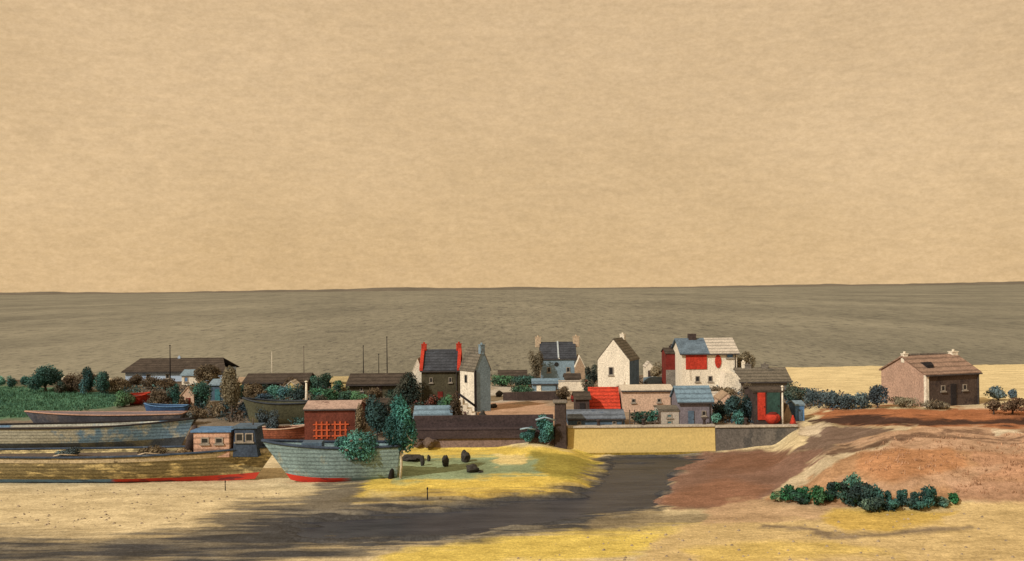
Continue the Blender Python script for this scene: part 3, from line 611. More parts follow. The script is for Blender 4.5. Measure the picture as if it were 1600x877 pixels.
# red shuttered house
h4 = house('shuttered_house', 'white house with a big red shutter and half blue roof', 'house', 1066, 1152, 610, 552, 530, 8, white, blueroof, roofsplit=[(0, .5, mat('blue_slates', (100, 112, 112), .3, .8, c2=(78, 88, 90), amt=.4)), (.5, 1, cream)], over=.3, hip=0, wins=((1141, 555, 11, 10, bluep), (1090, 592, 7, 9), (1110, 592, 7, 9)))
W, hE, s = h4['_w'], h4['_he'], h4['_s']; cx = 1109
Z = lambda py: hE + (552 - py) * s
MB().box((1072 - cx) * s, (1105 - cx) * s, -.12, -.003, Z(577), Z(553)).build('shutter', red, h4, bevel=.03)
MB().lathe([(.06, 0), (.42, .0), (.42, .09), (.06, .09)], 18, 1, 2.1).build('oval_shutter', red, h4, loc=((1122.5 - cx) * s, -.003, Z(565))).rotation_euler = (R(90), 0, 0)
MB().prism([((1120 - cx) * s, 0), ((1166 - cx) * s, 0), ((1141 - cx) * s, Z(580)), ((1126 - cx) * s, Z(580))], -3.2, -.01, 'y').build('porch', white, h4)
MB().box((1084 - cx) * s, (1096 - cx) * s, 3.4, 4.4, h4['_hr'] - .8, h4['_hr'] + .75).build('chimney', darkb, h4)
clean(h4)
ax = house('annex', 'dark red annex with black roof against the white shuttered house', 'outbuilding', 1041, 1065, 604, 553, 545, 4, dkred, brownroof, over=.1, chim=((0, .6, .35, darkb),)); sx = ax['_s']
MB().box(-12.2 * sx, 12.2 * sx, -.12, -.004, 0, ax['_he'] - 25 * sx).build('plinth', greys, ax); clean(ax)
bush('grey brown tree at the right of the white shuttered house', 1146, 1176, 547, 600, (118, 104, 82), (96, 84, 66), cat='tree', trunk=.2)
house('long_house', 'long low grey house with two stubby chimneys before the yellow beach', 'house', 1158, 1234, 614, 596, 576, 6, greys, greyroof, over=.25, chim=((-.5, .85, .5, greys), (.22, .85, .5, greys), (-.68, .45, .85, white)), wins=((1175, 604, 6, 7), (1212, 604, 6, 7)))
house('lilac_house', 'lilac walled shed with wide pale blue roof on the quay', 'shed', 1062, 1113, 668, 628, 605, 5, lilac, blueroof, over=.2, doors=((1080, 642, 9, 667, bluedk),), wins=((1100, 646, 7, 8),))
house('shed', 'pale shed with two small green windows left of the lilac shed', 'shed', 1031, 1061, 667, 643, 636, 4, mat('pale_grey_render', (178, 162, 134), .15, .8, c2=(140, 130, 110), amt=.3), greyroof, over=.08, wins=((1046, 650, 8, 5, teal), (1046, 660, 8, 5, teal)))
house('shed', 'long blue grey shed at the left end of the yellow quay', 'shed', 888, 976, 667, 655, 642, 4, bluedk, rowed('grey_blue_roof', (108, 112, 110), .36, var=.25, c2=(82, 92, 98), amt=.4), over=.1, wins=((905, 661, 6, 5), (960, 661, 6, 5)))
# fence
pA = G(984, 668); pB = G(1031, 668); fc = thing('fence', 'grey picket fence with green bushes behind it on the quay', 'fence', pA); L = pB.x - pA.x
for k in range(7):
    x = L * k / 6; MB().box(x - .06, x + .06, -.06, .06, -.1, 1.75 if k in (0, 1, 6) else 1.35).build('post', wood, fc)
for z in (.45, 1.1): MB().box(.0, L, -.1, -.062, z, z + .1).build('rail', wood, fc)
bush('dark green bush at the left behind the picket fence', 986, 1012, 642, 664, (46, 82, 62), DT)
bush('dark green bush at the right behind the picket fence', 1006, 1032, 641, 664, (40, 74, 60), TE)
bush('small teal bush at the right corner of the lilac shed', 1110, 1126, 642, 668, TE, LT)
bush('brown mound of scrub under the white porch', 1114, 1152, 602, 626, (112, 96, 74), BR)
house('hut', 'small hut with a pink gable behind the dark teal trees', 'hut', 1126, 1148, 640, 625, 616, 3.5, pink, tan, axis='y', over=.1, doors=((1137, 628, 6, 640, darkb),))
bush('dark teal tree left of the shed with the red door', 1134, 1164, 612, 662, (42, 68, 74), DT, cat='tree', trunk=.15)
bush('dark blue green tree touching the red door shed', 1154, 1182, 614, 660, (44, 62, 68), DT, cat='tree', trunk=.15)
bush('low teal bush in front of the two dark trees', 1140, 1164, 642, 668, (60, 104, 104), TE)
house('door_shed', 'dark shed with one tall red door and one green door', 'shed', 1178, 1224, 664, 613, 605, 4, darkb, brownroof, over=.12, doors=((1190, 613, 12, 656, red), (1209, 613, 20, 654, green)))
pole('white post at the right corner of the red door shed', 1223, 606, 664, .12, m=white, cat='post', name='post')
house('hut', 'small tan tent shaped hut behind the red cone buoy', 'hut', 1223, 1239, 660, 655, 634, 3, tan, tan, axis='y', over=.05)
# buoys
p = G(1207, 669, 104); bu = thing('buoy', 'fat round red buoy with dark cap lying on the grey quay', 'buoy', p)
MB().lathe([(.1, .0), (.5, .12), (.78, .5), (.8, .8), (.62, 1.08)], 18).build('float', red, bu, True); MB().lathe([(.615, 1.082), (.4, 1.27), (.1, 1.33)], 18).build('cap', dkred, bu, True)
MB().tube([(-.1, 0, 1.3), (-.08, 0, 1.44), (.08, 0, 1.44), (.1, 0, 1.3)], .03, 6).build('ring', black, bu, True)
p = G(1239, 669, 104); bu = thing('buoy', 'small red cone buoy at the right end of the grey quay', 'buoy', p)
MB().lathe([(.32, 0), (.3, .2), (.16, .65), (.05, .95)], 14).build('float', red, bu, True); MB().lathe([(.36, -.02), (.36, .06), (.325, .06)], 14).build('base', dkred, bu, True)
house('shed', 'narrow blue shed beside the dark orange bank', 'shed', 1243, 1257, 658, 634, 628, 2.5, bluep, bluew, over=.08, doors=((1250, 640, 6, 657, bluedk),))
GS = 'dark scrub along the beach edge'
bush('olive scrub bush at the right end of the long grey house', 1224, 1262, 605, 630, (84, 80, 62), DT, group=GS)
bush('dark blue scrub bush left of the beach, above the blue shed', 1252, 1288, 610, 634, (62, 72, 74), BD, group=GS)
bush('blue grey scrub bush in the middle of the beach edge', 1280, 1314, 612, 638, (92, 104, 106), BD, group=GS)
bush('low dark scrub bush near the bluish lean-to', 1306, 1344, 617, 639, (66, 72, 70), BD, group=GS)
bush('dark blue thicket leaning on the pink farmhouse gable', 1352, 1388, 604, 638, (62, 74, 82), (48, 54, 58))
bush('straggling blue grey bush climbing towards the pink gable', 1326, 1362, 612, 638, (104, 116, 112), BD)
# stone farmhouse on the right
pinkst = mat('pink_stone', (178, 140, 108), .14, .8, c2=(152, 118, 92), amt=.3)
dkst = mat('dark_front_stone', (84, 68, 54), .25, .9, c2=(62, 50, 42), amt=.45)
h5 = house('stone_farmhouse', 'large stone farmhouse with pink gable and dark front on the orange rise', 'house', 1438, 1541, 634, 584, 556, 7, dkst, rowed('pinkish_tan_roof', (150, 118, 90), .4, var=.2, c2=(122, 98, 76), amt=.35), rot=19, side=pinkst, over=.18, chim=((-.93, .6, .3, white), (.94, .8, .35, white)), wins=((1470, 606, 8, 9), (1512, 606, 8, 9)), doors=((1490, 600, 10, 633, black),))
W, hE, hR = h5['_w'], h5['_he'], h5['_hr']
MB().box(-W / 2 - .12, -W / 2 + .32, -.1, .25, -.2, hE - .06).build('quoin', white, h5, bevel=.04)
sl = (hR - hE) / 3.5; sk = MB().prism([(.9, hE + .9 * sl + .18), (.9, hE + .9 * sl + .5), (1.3, hE + 1.3 * sl + .62), (2.0, hE + 2. * sl + .2)], -W / 2 + 1.0, -W / 2 + 1.8, 'x').build('skylight', black, h5)
MB().prism([(3.4, hR + .18), (3.4, hR + .34), (3.6, hR + .34), (3.6, hR + .18)], -W / 2 + .3, W / 2 - 1.2, 'x').build('ridge_cap', greys, h5)
clean(h5)
bush('grey green tuft at the foot of the pink farmhouse gable', 1392, 1432, 621, 637, (112, 104, 84), BR)
bush('grey tuft below the dark farmhouse front', 1440, 1482, 626, 639, (104, 96, 80), BR)
bush('pale blue bush right of the stone farmhouse', 1541, 1576, 603, 626, (98, 112, 114), BD)
bush('tiny dark blue bush at the far right of the beach', 1575, 1590, 606, 624, (76, 92, 106), BD)
bush('squat brown tree just right of the stone farmhouse', 1540, 1564, 623, 648, (92, 70, 54), BR, cat='tree', trunk=.25)
bush('wide brown tree at the right edge on the orange bank', 1562, 1600, 622, 648, (96, 66, 48), BR, cat='tree', trunk=.25)

# ---- quays
def quay(label, x0, x1, top, m, m2, batter=.25, Y=102.7, cat='quay', par=None, zb=-.4, blocks=True):
    a = at(x0, top, Y); b_ = at(x1, top, Y); zt_ = (a.z + b_.z) / 2; root = thing('quay_wall', label, cat, Vector((a.x, Y, 0))); L = b_.x - a.x
    MB().prism([(-batter, zb), (3.2, zb), (3.2, zt_), (0, zt_)], 0, L, 'x').build('wall', m, root)
    MB().box(-.02, L + .02, -.16, .75, zt_ + .003, zt_ + .2).build('coping', m2, root, bevel=.03)
    if par: MB().prism([(.78, zt_), (1.25, zt_)] + [(1.25, zt_ + par), (.78, zt_ + par)], .05, L - .05, 'x').build('parapet', m, root)
    return root, L, zt_
yq = mat('yellow_quay_stone', (216, 182, 104), .12, .3, c2=(196, 158, 78), amt=.36, s2=.3, st=(.25, 1, 2.2), grain=.16, bump=.1)
gq = mat('grey_quay_stone', (104, 94, 78), .2, .6, c2=(84, 78, 66), amt=.4, st=(1, 1, .5))
dq = mat('dark_quay_stone', (70, 56, 50), .3, .6, c2=(50, 42, 38), amt=.4, st=(.5, 1, 1.4))
palec = mat('pale_coping', (182, 164, 132), .2, 1.2, c2=(130, 116, 94), amt=.35)
q1, L1, z1 = quay('yellow stone quay wall in the middle of the harbour', 887, 1117, 668, yq, palec)
MB().box(.05, L1 - .05, -.30, -.262, -.3, .42).build('weed_band', mat('olive_weed', (150, 122, 50), .3, 1.), q1)
q2, L2, z2 = quay('grey stone quay wall right of the yellow one', 1117.6, 1246, 668, gq, palec)
mv = mat('mauve_brown_stone', (130, 104, 86), .2, .6, c2=(104, 84, 72), amt=.4, st=(.4, 1, 1.4))
q3, L3, z3 = quay('dark brown quay wall below the pink bank', 645, 866, 672, mv, dq, par=1.35)
[c for c in q3.children if c.name.startswith('parapet')][0].data.materials[0] = dq
MB().box(.02, L3 - .02, -.31, -.2, 2.0, z3 - .02).build('facing', dq, q3)
for i, (x, lab) in enumerate(((935, 'brown iron bollard on the yellow quay near the blue grey shed'), (1005, 'brown iron bollard on the yellow quay below the picket fence'), (1100, 'brown iron bollard at the right end of the yellow quay'), (1165, 'brown iron bollard on the grey quay'))):
    c = at(x, 668, 103.2); bo = thing('bollard', lab, 'bollard', Vector((c.x, 103.05, z1 + .2)), 0, 'bollards along the quay')
    MB().lathe([(.2, 0), (.15, .1), (.14, .4), (.22, .48), (.22, .56), (.08, .62)], 12).build('post', darkb, bo, True)
p = at(876, 700, 102.2); p.z = zg(p.x, 102.2) - .3; s = 102.2 / F
pl = thing('quay_pillar', 'tall dark pillar where the dark and yellow quays meet', 'pillar', p); ht = at(876, 630, 102.2).z - p.z
MB().prism([(-10 * s, 0), (10 * s, 0), (9 * s, ht), (-8 * s, ht)], -.4, .8, 'y').build('shaft', darkb, pl, bevel=.08)
MB().box(-11 * s, 11 * s, -.55, .95, ht + .004, ht + .25).build('cap', greys, pl, bevel=.05)

# ---- rocks and small posts
def rock(label, x, y, w, h, m, group=None, tilt=0, name='rock', cat='rock', seed=0):
    p = G(x, y + h / 2, sink=.08); s = p.y / F; b = bmesh.new(); bmesh.ops.create_icosphere(b, subdivisions=3, radius=1)
    r2 = random.Random(int(x * 13 + y)); o1 = Vector((r2.random() * 9, r2.random() * 9, r2.random() * 9))
    from mathutils import noise as mn
    for v in b.verts:
        k = 1 + .42 * mn.noise(v.co * 1.3 + o1) + .16 * mn.noise(v.co * 3.5 + o1); v.co = Vector((v.co.x * w / 2 * s * k, v.co.y * w / 2 * s * k, (v.co.z * k * .5 + .46) * h * s))
    me = bpy.data.meshes.new(name); b.to_mesh(me); b.free(); me.materials.append(m)
    o = bpy.data.objects.new(name, me); COL.objects.link(o); o.location = p; o.rotation_euler = (0, tilt, r2.random() * 3); return tag(o, label, cat, group)
rk = mat('dark_rock', (62, 56, 46), .35, 1.2); prk = mat('pale_rock', (210, 188, 146), .15, 1.2); brk = mat('brown_rock', (104, 84, 66), .3, 1.2)
GP = 'dark rocks scattered on the pink bank'
for a in (('largest dark rock on the pale slope left of slate blue house', 780, 615, 11, 10), ('little dark rock right of the largest rock on the pale slope', 793, 623, 6, 6), ('dark rock at the foot of the pale slope', 771, 633, 11, 9), ('dark rock on the pink bank just above the quay parapet', 754, 647, 11, 12)): rock(*a, rk, GP)
GW = 'dark stones on the weedy bank'
for a in (('pointed dark stone at the left of the weedy bank', 660, 719, 7, 18), ('narrow dark stone next to the pointed one', 670, 715, 5, 12), ('upright dark stone in the middle of the weedy bank', 696, 719, 11, 20), ('tilted dark stone with pale sand to its right', 727, 712, 15, 20), ('broad dark boulder on the green weed', 738, 731, 21, 14), ('smallest dark stone right of the broad boulder', 750, 736, 9, 5), ('flat dark slab beside the pale trunked tree', 642, 714, 32, 10)): rock(*a, rk, GW)
rock('rounded brown boulder against the dark quay wall', 672, 690, 22, 18, brk); rock('low brown boulder between the leaning tree and quay wall', 652, 692, 18, 14, brk)
for a in (('pale stone by the big round teal bush', 100, 591, 9, 8), ('pale stone on top of the thorn hedge', 142, 592, 9, 6), ('pale stone at the right of the thorn hedge', 172, 594, 8, 7)): rock(*a, prk, 'pale stones in the thorn hedge')
pole('tiny stake in the sand below the yellow bank', 668, 766, 781, .06, m=black, cat='stake', name='stake', group='stakes in the sand')
pole('tiny stake in the sand under the trawler bow', 352, 755, 767, .05, m=black, cat='stake', name='stake', group='stakes in the sand')
pole('dark post with a crossarm between teal boat and cypress', 590, 676, 712, .07, m=black, cat='post', name='mooring_post', yard=.9)
pole('stout black plank post beside the pale trunk', 611, 708, 748, .27, m=black, cat='post', name='mooring_post', tilt=.1)

# ---- trees on the shore
bush('dark pointed cypress behind the teal boat', 568, 608, 624, 684, (44, 76, 76), (34, 50, 52), cat='tree', name='cypress', trunk=.08, point=True, dens=1.4)
bush('tall teal cypress with a pale trunk on the weedy bank', 603, 648, 626, 748, (46, 106, 98), (36, 66, 68), cat='tree', name='cypress', trunk=.30, point=True, bark=PALEBARK, dens=1.2)

# ------------------------------------------------------------------ boats
def boat(name, label, x0, x1, keel, gun, bow, beam, m, bottom, gunm, deckm, cat='boat', yaw=0, heel=0, split=.28, group=None, stern=.72, rake=.09, sheer=.22, deck=.86, strake=None, Y=None, plumb=False):
    cx = (x0 + x1) / 2; p = G(cx, keel, sink=.12) if Y is None else at(cx, keel, Y)
    if Y is not None: p.z = zg(p.x, Y) - .12
    s = p.y / F; L = (x1 - x0) * s; H = at(cx, gun, p.y).z - p.z
    root = thing(name, label, cat, p, 0, group); root.rotation_euler = (heel, 0, R(yaw) + (0 if bow == 'R' else math.pi))
    NS = 25
    def pt(t, v, sg):
        hw = beam / 2 * (stern + (1 - stern) * math.sin(min(1, t / .45) * math.pi / 2)) * (1 - max(0, (t - .45) / .55) ** 2.3)
        pw = .42 + .75 * max(0, (t - .5) / .5) ** 1.5
        sh = H * (1 + sheer * (2.4 * max(0, t - .35) ** 2 + .5 * max(0, .3 - t) ** 2) - .03)
        z = v * sh + .10 * H * (1 - v) * max(0, (t - .7) / .3) ** 2
        x = (t - .5) * L * .93 + rake * L * (v - .5) * max(0, (t - .55) / .45) - .03 * L * (1 - v) * 0 - .035 * L * v * max(0, (.3 - t) / .3)
        return (x, sg * (hw * v ** pw + .04), z)
    def band(v0, v1, nv, name, mm, par, cap=True, out=0.):
        mb = MB(); vs = [v0 + (v1 - v0) * j / nv for j in range(nv + 1)]
        for sg in (-1, 1):
            P_ = [[pt(i / NS, v, sg) for v in vs] for i in range(NS + 1)]
            if out: P_ = [[(x, y + sg * out, z) for x, y, z in row] for row in P_]
            mb.add([q for row in P_ for q in row], [(i * (nv + 1) + j, (i + 1) * (nv + 1) + j, (i + 1) * (nv + 1) + j + 1, i * (nv + 1) + j + 1) for i in range(NS) for j in range(nv)])
        if cap:
            for i, t in ((0, 0), (1, 1)):
                A = [pt(t, v, -1) for v in vs]; B = [pt(t, v, 1) for v in vs]; n = nv + 1
                mb.add(A + B, [(j, j + 1, n + j + 1, n + j) for j in range(nv)])
        return mb.build(name, mm, par, True, fix=True)
    hull = band(split, 1, 7, 'hull', m, root); band(.0, split, 4, 'bottom_paint', bottom, root)
    if strake: band(.80, .93, 2, 'strake', strake, root, cap=False, out=.03)
    mb = MB(); A = [pt(i / NS, deck, -1) for i in range(NS + 1)]; B = [pt(i / NS, deck, 1) for i in range(NS + 1)]
    mb.add([(x, y * .985, z) for x, y, z in A + B], [(i, i + 1, NS + 2 + i, NS + 1 + i) for i in range(NS)]); mb.build('deck', deckm, root)
    gu = MB()
    for sg in (-1, 1): gu.tube([pt(i / NS, 1., sg) for i in range(NS + 1)], max(.05, .028 * H + .03), 6)
    gu.tube([pt(0, 1., -1), pt(0, 1., 1)], max(.05, .03 * H + .03), 6); gu.build('gunwale', gunm, root, True)
    zd = lambda t: pt(t, deck, 1)[2]
    return root, L, H, s, zd
olive = rowed('olive_hull', (140, 122, 80), .34, var=.25, scale=.45, c2=(216, 188, 122), amt=.44, s2=.62, st=(.5, 1, 1.8))
redbot = mat('red_antifouling', (178, 58, 38), .25, .6, c2=(70, 52, 50), amt=.36, s2=.25)
def halves(name, ma, mb_, x, w):             # one coat forward of x, another aft of it, with a ragged join
    m, nt, b = nodes(name); tc = nt.nodes.new('ShaderNodeTexCoord'); v = tc.outputs['Object']; sp = nt.nodes.new('ShaderNodeSeparateXYZ'); nt.links.new(v, sp.inputs[0])
    n = noise(nt, v, .5, 4, .7, (.5, 1, 2)); ad = nt.nodes.new('ShaderNodeMath'); ad.operation = 'MULTIPLY_ADD'; nt.links.new(n, ad.inputs[0]); ad.inputs[1].default_value = w * 2; nt.links.new(sp.outputs[0], ad.inputs[2])
    n2 = noise(nt, v, .8, 5, .7, (.4, 1, 2)); dark = maprange(nt, n2, .55, .62, 0, .7)
    c = mixc(nt, maprange(nt, ad.outputs[0], x + w - .5, x + w + .5), D(*ma), D(*mb_)); nt.links.new(mixc(nt, dark, c, D(52, 50, 50)), b.inputs['Base Color']); b.inputs['Roughness'].default_value = .85; return m
bluered = halves('two_tone_antifouling', (104, 132, 150), (192, 62, 42), 0.5, 3.0)
dkblue = mat('dark_blue_paint', (62, 70, 76), .3, 1., c2=(92, 96, 92), amt=.36)
pkw = rowed('pink_boards', (196, 150, 114), .5, var=.15, c2=(160, 120, 92), amt=.3)
B1, L, H, s, zd = boat('trawler', 'biggest boat, an olive trawler with blue and red bottom paint at the left', -70, 437, 752, 706, 'R', 5.2, olive, bluered, dkblue, wood, strake=mat('pale_strake', (204, 180, 134), .2, .6, c2=(120, 104, 76), amt=.4), split=.2, rake=.075, sheer=.22, yaw=-2, cat='fishing boat')
bx = lambda px: (px - 183.5) * s
z0 = zd(.7) - .05
cb = MB().box(bx(312), bx(368), -1.3, 1.3, z0, z0 + 2.2).build('cabin', pkw, B1, bevel=.05)
MB().box(bx(308), bx(371), -1.45, 1.45, z0 + 2.203, z0 + 2.36).build('cabin_roof', bluep, cb)
window(cb, bx(330), z0 + 1.2, .7, .55, -1.3); window(cb, bx(352), z0 + 1.2, .7, .55, -1.3)
wh = MB().prism([(bx(372), z0), (bx(412), z0), (bx(406), z0 + 2.5), (bx(375), z0 + 2.5)], -1.2, 1.2, 'y').build('wheelhouse', dkblue, B1, bevel=.05)
MB().box(bx(371), bx(411), -1.35, 1.35, z0 + 2.503, z0 + 2.65).build('wheelhouse_roof', bluedk, wh)
window(wh, bx(383), z0 + 1.35, .7, .75, -1.2); window(wh, bx(398), z0 + 1.35, .7, .75, -1.2)
MB().tube([(bx(398), 0, z0 + 2.6), (bx(398), 0, z0 + 3.2)], .06).build('stub_mast', wood, B1, True)
MB().tube([(bx(296), .2, z0), (bx(300), .2, z0 + 1.5), (bx(306), .2, z0 + 2.6)], [.5, .42, .2], 10).build('funnel', darkb, B1, True)
for lab, x0, x1, hh_, c1, c2, sd_ in (('dark brown net heaped amidships on the olive trawler', 214, 262, 1.0, (84, 70, 54), (110, 92, 68), 921), ('blue grey net heaped towards the stern of the olive trawler', 84, 130, .9, (84, 96, 98), (60, 70, 72), 922), ('small tan net heap just left of the trawler cabin', 274, 300, .8, (150, 124, 90), (104, 86, 66), 923)):
    c = at((x0 + x1) / 2, 700, B1.location.y - .3); w_ = (x1 - x0) / 2 * s; c.z = B1.location.z + zd(.5) - .02
    n_ = thing('fishing_net', lab, 'fishing net', c); o = bpy.data.objects.new('mesh_heap', leaves((0, 0, hh_ * .42), w_, 1.0, hh_ * .55, 3000, .08, c1, c2, sd_, 12)); COL.objects.link(o); o.parent = n_
    MB().tube([(-w_ * .8, -.7, .25), (-w_ * .2, -.98, hh_ * .5), (w_ * .8, -.6, .3)], .06, 6).build('head_rope', mat('tan_rope', (186, 160, 118), .2), n_, True)
B2, L, H, s, zd = boat('fishing_boat', 'teal grey fishing boat with a red keel stripe facing the trawler', 426, 626, 752, 694, 'L', 3.6, rowed('teal_grey_hull', (136, 152, 138), .34, var=.2, scale=.5, c2=(158, 156, 126), amt=.4, s2=.35), halves('red_keel_paint', (112, 130, 118), (206, 62, 42), -1.0, .4), dkblue, bluedk, split=.17, rake=.22, sheer=.16, yaw=3, cat='fishing boat')
MB().tube([(-L * .09, 0, zd(.4) - .1), (-L * .09, 0, zd(.4) + 1.9)], [.1, .06]).build('mast', black, B2, True)
zk = zd(.62); kb = MB().box(L * .10, L * .26, -.8, .8, zk - .05, zk + .75).build('hatch', bluedk, B2, bevel=.05)
p2 = B2.location
# net heaped over its side
nc_ = at(556, 728, p2.y - 2.3); nz = at(556, 672, p2.y - 2.3).z - nc_.z; s_ = p2.y / F
nt_ = thing('fishing_net', 'round heap of teal fishing net hung over side of the teal grey boat', 'fishing net', nc_)
o = bpy.data.objects.new('mesh_heap', leaves((0, .9, nz / 2), 37 * s_, 1.0, nz / 2 * 1.05, 8000, .10, (66, 120, 108), (52, 96, 92), 901, 16)); COL.objects.link(o); o.parent = nt_
fl = MB()
for k in range(5):
    a = k * 2.399; fl_c = (math.cos(a) * 24 * s_ * (.3 + .07 * k), -.1, nz / 2 + math.sin(a) * nz * .3); fl.tube([(fl_c[0] - .12, fl_c[1], fl_c[2]), (fl_c[0] + .12, fl_c[1], fl_c[2])], .09, 7)
fl.build('float_line', wood, nt_, True)

boat('cutter', 'pale grey and blue cutter moored behind the olive trawler', -40, 306, 700, 664, 'R', 4.4, rowed('grey_blue_hull', (170, 162, 134), .34, var=.2, scale=.35, c2=(106, 128, 136), amt=.46, s2=.2), mat('dark_slate_bottom', (66, 68, 66), .3, .6, c2=(104, 96, 72), amt=.4, s2=.25), black, wood, split=.34, rake=.06, sheer=.25)
boat('long_boat', 'dark grey longboat with a pinkish rail behind the pale cutter', 40, 288, 668, 646, 'L', 3.2, mat('dark_grey_hull', (84, 82, 80), .3, .5, c2=(116, 104, 92), amt=.4, s2=.3), mat('black_bottom', (58, 54, 50), .3), mat('pink_rail', (182, 138, 106), .15), mat('purple_tarp', (124, 108, 100), .25, .5), split=.3, rake=.08, deck=1.02)
boat('dinghy', 'small deep blue dinghy right of the grey longboat', 226, 292, 652, 634, 'L', 2.2, mat('deep_blue_hull', (64, 88, 112), .25, .9), mat('navy_bottom', (50, 58, 66), .3), bluep, dkblue, split=.3)
boat('dinghy', 'bright red dinghy hauled up at the edge of the green meadow', 203, 236, 632, 616, 'R', 1.6, red, dkred, redtile, darkb, split=.25, heel=.15)
boat('hulk', 'dark olive hulk lying below the dark brown barn', 382, 482, 662, 628, 'L', 3.2, mat('dark_olive_hull', (88, 84, 58), .25, .7, c2=(66, 64, 50), amt=.4), mat('olive_bottom', (96, 88, 58), .3), mat('slate_rail', (62, 64, 62), .2), dkblue, split=.3, rake=.12)
boat('rowing_boat', 'rust red planked rowing boat left of the rust red net store', 402, 486, 690, 668, 'R', 2.2, rowed('rust_planks', (158, 92, 62), .25, var=.3, c2=(110, 66, 50), amt=.4), mat('brown_bottom', (96, 62, 46), .3), pink, rust, split=.25)
rs = house('net_store', 'rust red boarded net store with orange lattice windows', 'shed', 476, 560, 696, 640, 628, 5, rust, mat('pale_pink_roof', (178, 146, 118), .2, .8, c2=(120, 90, 72), amt=.4), over=.1)
s = rs['_s']; hE = rs['_he']; clean(rs)
for xx in (503, 532):
    f_ = MB(); x = (xx - 518) * s; z = hE - 32 * s
    for k in range(3): f_.box(x + (k - 1) * .55 - .09, x + (k - 1) * .55 + .09, -.1, -.003, z - .9, z + .9)
    for k in range(3): f_.box(x - .9, x + .9, -.13, -.102, z + (k - 1) * .6 - .07, z + (k - 1) * .6 + .07)
    f_.build('lattice_window', orange, rs)
# boats seen bow-on against the dark quay
for lab, x0, x1, t_, b_, sd_ in (('tall teal heap of fishing net against the dark pillar', 836, 869, 650, 690, 911), ('small teal heap of net left of the taller heap by the pillar', 812, 838, 667, 690, 912)):
    p = at((x0 + x1) / 2, b_, 101.6); s_ = 101.6 / F; hz_ = (b_ - t_) * s_; p.z = max(p.z, zg(p.x, 101.6) - .1)
    n_ = thing('fishing_net', lab, 'fishing net', p)
    o = bpy.data.objects.new('mesh_heap', leaves((0, 0, hz_ * .5), (x1 - x0) / 2 * s_, .8, hz_ * .52, 5000, .09, (58, 108, 100), (44, 84, 86), sd_, 14)); COL.objects.link(o); o.parent = n_
    MB().tube([(-.45 * (x1 - x0) * s_, -.3, hz_ * .86), (-.1, -.75, hz_ * .98), (.45 * (x1 - x0) * s_, -.3, hz_ * .84)], .09, 7).build('head_rope', mat('pale_rope', (150, 164, 158), .2), n_, True)

# ---- foreground bushes on the right
GF = 'green bushes at the foot of the orange mound'
FG = (34, 84, 52); FD = (40, 58, 56)
for lab, x0, x1, t, b_, c1, c2 in (
 ('pale olive tuft at the left end of the mound bushes', 1206, 1228, 764, 784, (120, 112, 80), GR),
 ('leftmost bright green bush below the mound', 1222, 1246, 755, 786, FG, FD),
 ('second bright green bush from the left below the mound', 1244, 1268, 758, 784, FG, (46, 96, 70)),
 ('green bush hanging lowest of the left mound bushes', 1264, 1290, 756, 790, FG, GR),
 ('green bush left of the tall blue green thicket', 1286, 1312, 748, 778, (46, 88, 60), FD),
 ('dark bush at the left shoulder of the thicket', 1308, 1330, 745, 774, FD, (58, 70, 58)),
 ('tall light teal bush crowning the thicket', 1322, 1348, 734, 772, (92, 132, 108), TE),
 ('largest dark blue green bush of the thicket', 1328, 1372, 744, 790, (42, 60, 60), DT),
 ('dark bush at the right of the thicket', 1358, 1384, 754, 794, FD, TE),
 ('low bluish bush at the foot of the thicket', 1344, 1380, 774, 800, (80, 100, 84), FD),
 ('small teal bush right of the thicket', 1382, 1394, 764, 790, TE, DT),
 ('narrow dark bush alone right of the thicket', 1400, 1418, 762, 792, FD, TE),
 ('slim teal bush left of the pair near the end', 1422, 1436, 762, 794, (48, 92, 84), DT),
 ('broad teal bush, larger of the pair near the end', 1436, 1464, 754, 794, (46, 96, 88), FD),
 ('low dark scrub under the second bright green bush', 1236, 1262, 768, 788, FD, FG),
 ('low green scrub linking the left bushes to the thicket', 1276, 1304, 764, 784, FG, FD),
 ('ragged dark scrub at the lower left of the thicket', 1312, 1344, 762, 790, FD, (46, 84, 66)),
 ('ragged teal scrub between thicket and lone dark bush', 1376, 1408, 776, 796, FD, TE),
 ('low dark scrub under the pair of teal bushes', 1414, 1448, 778, 797, FD, TE),
 ('thin olive scrub right of the pair of teal bushes', 1460, 1484, 776, 792, (104, 102, 74), TE),
 ('single small bright green bush at the right end', 1480, 1498, 766, 788, (44, 112, 66), FG)):
    bush(lab, x0, x1, t + .14 * (b_ - t), b_, tuple(q * .92 for q in c1), tuple(q * .92 for q in c2), group=GF, dens=1.5)

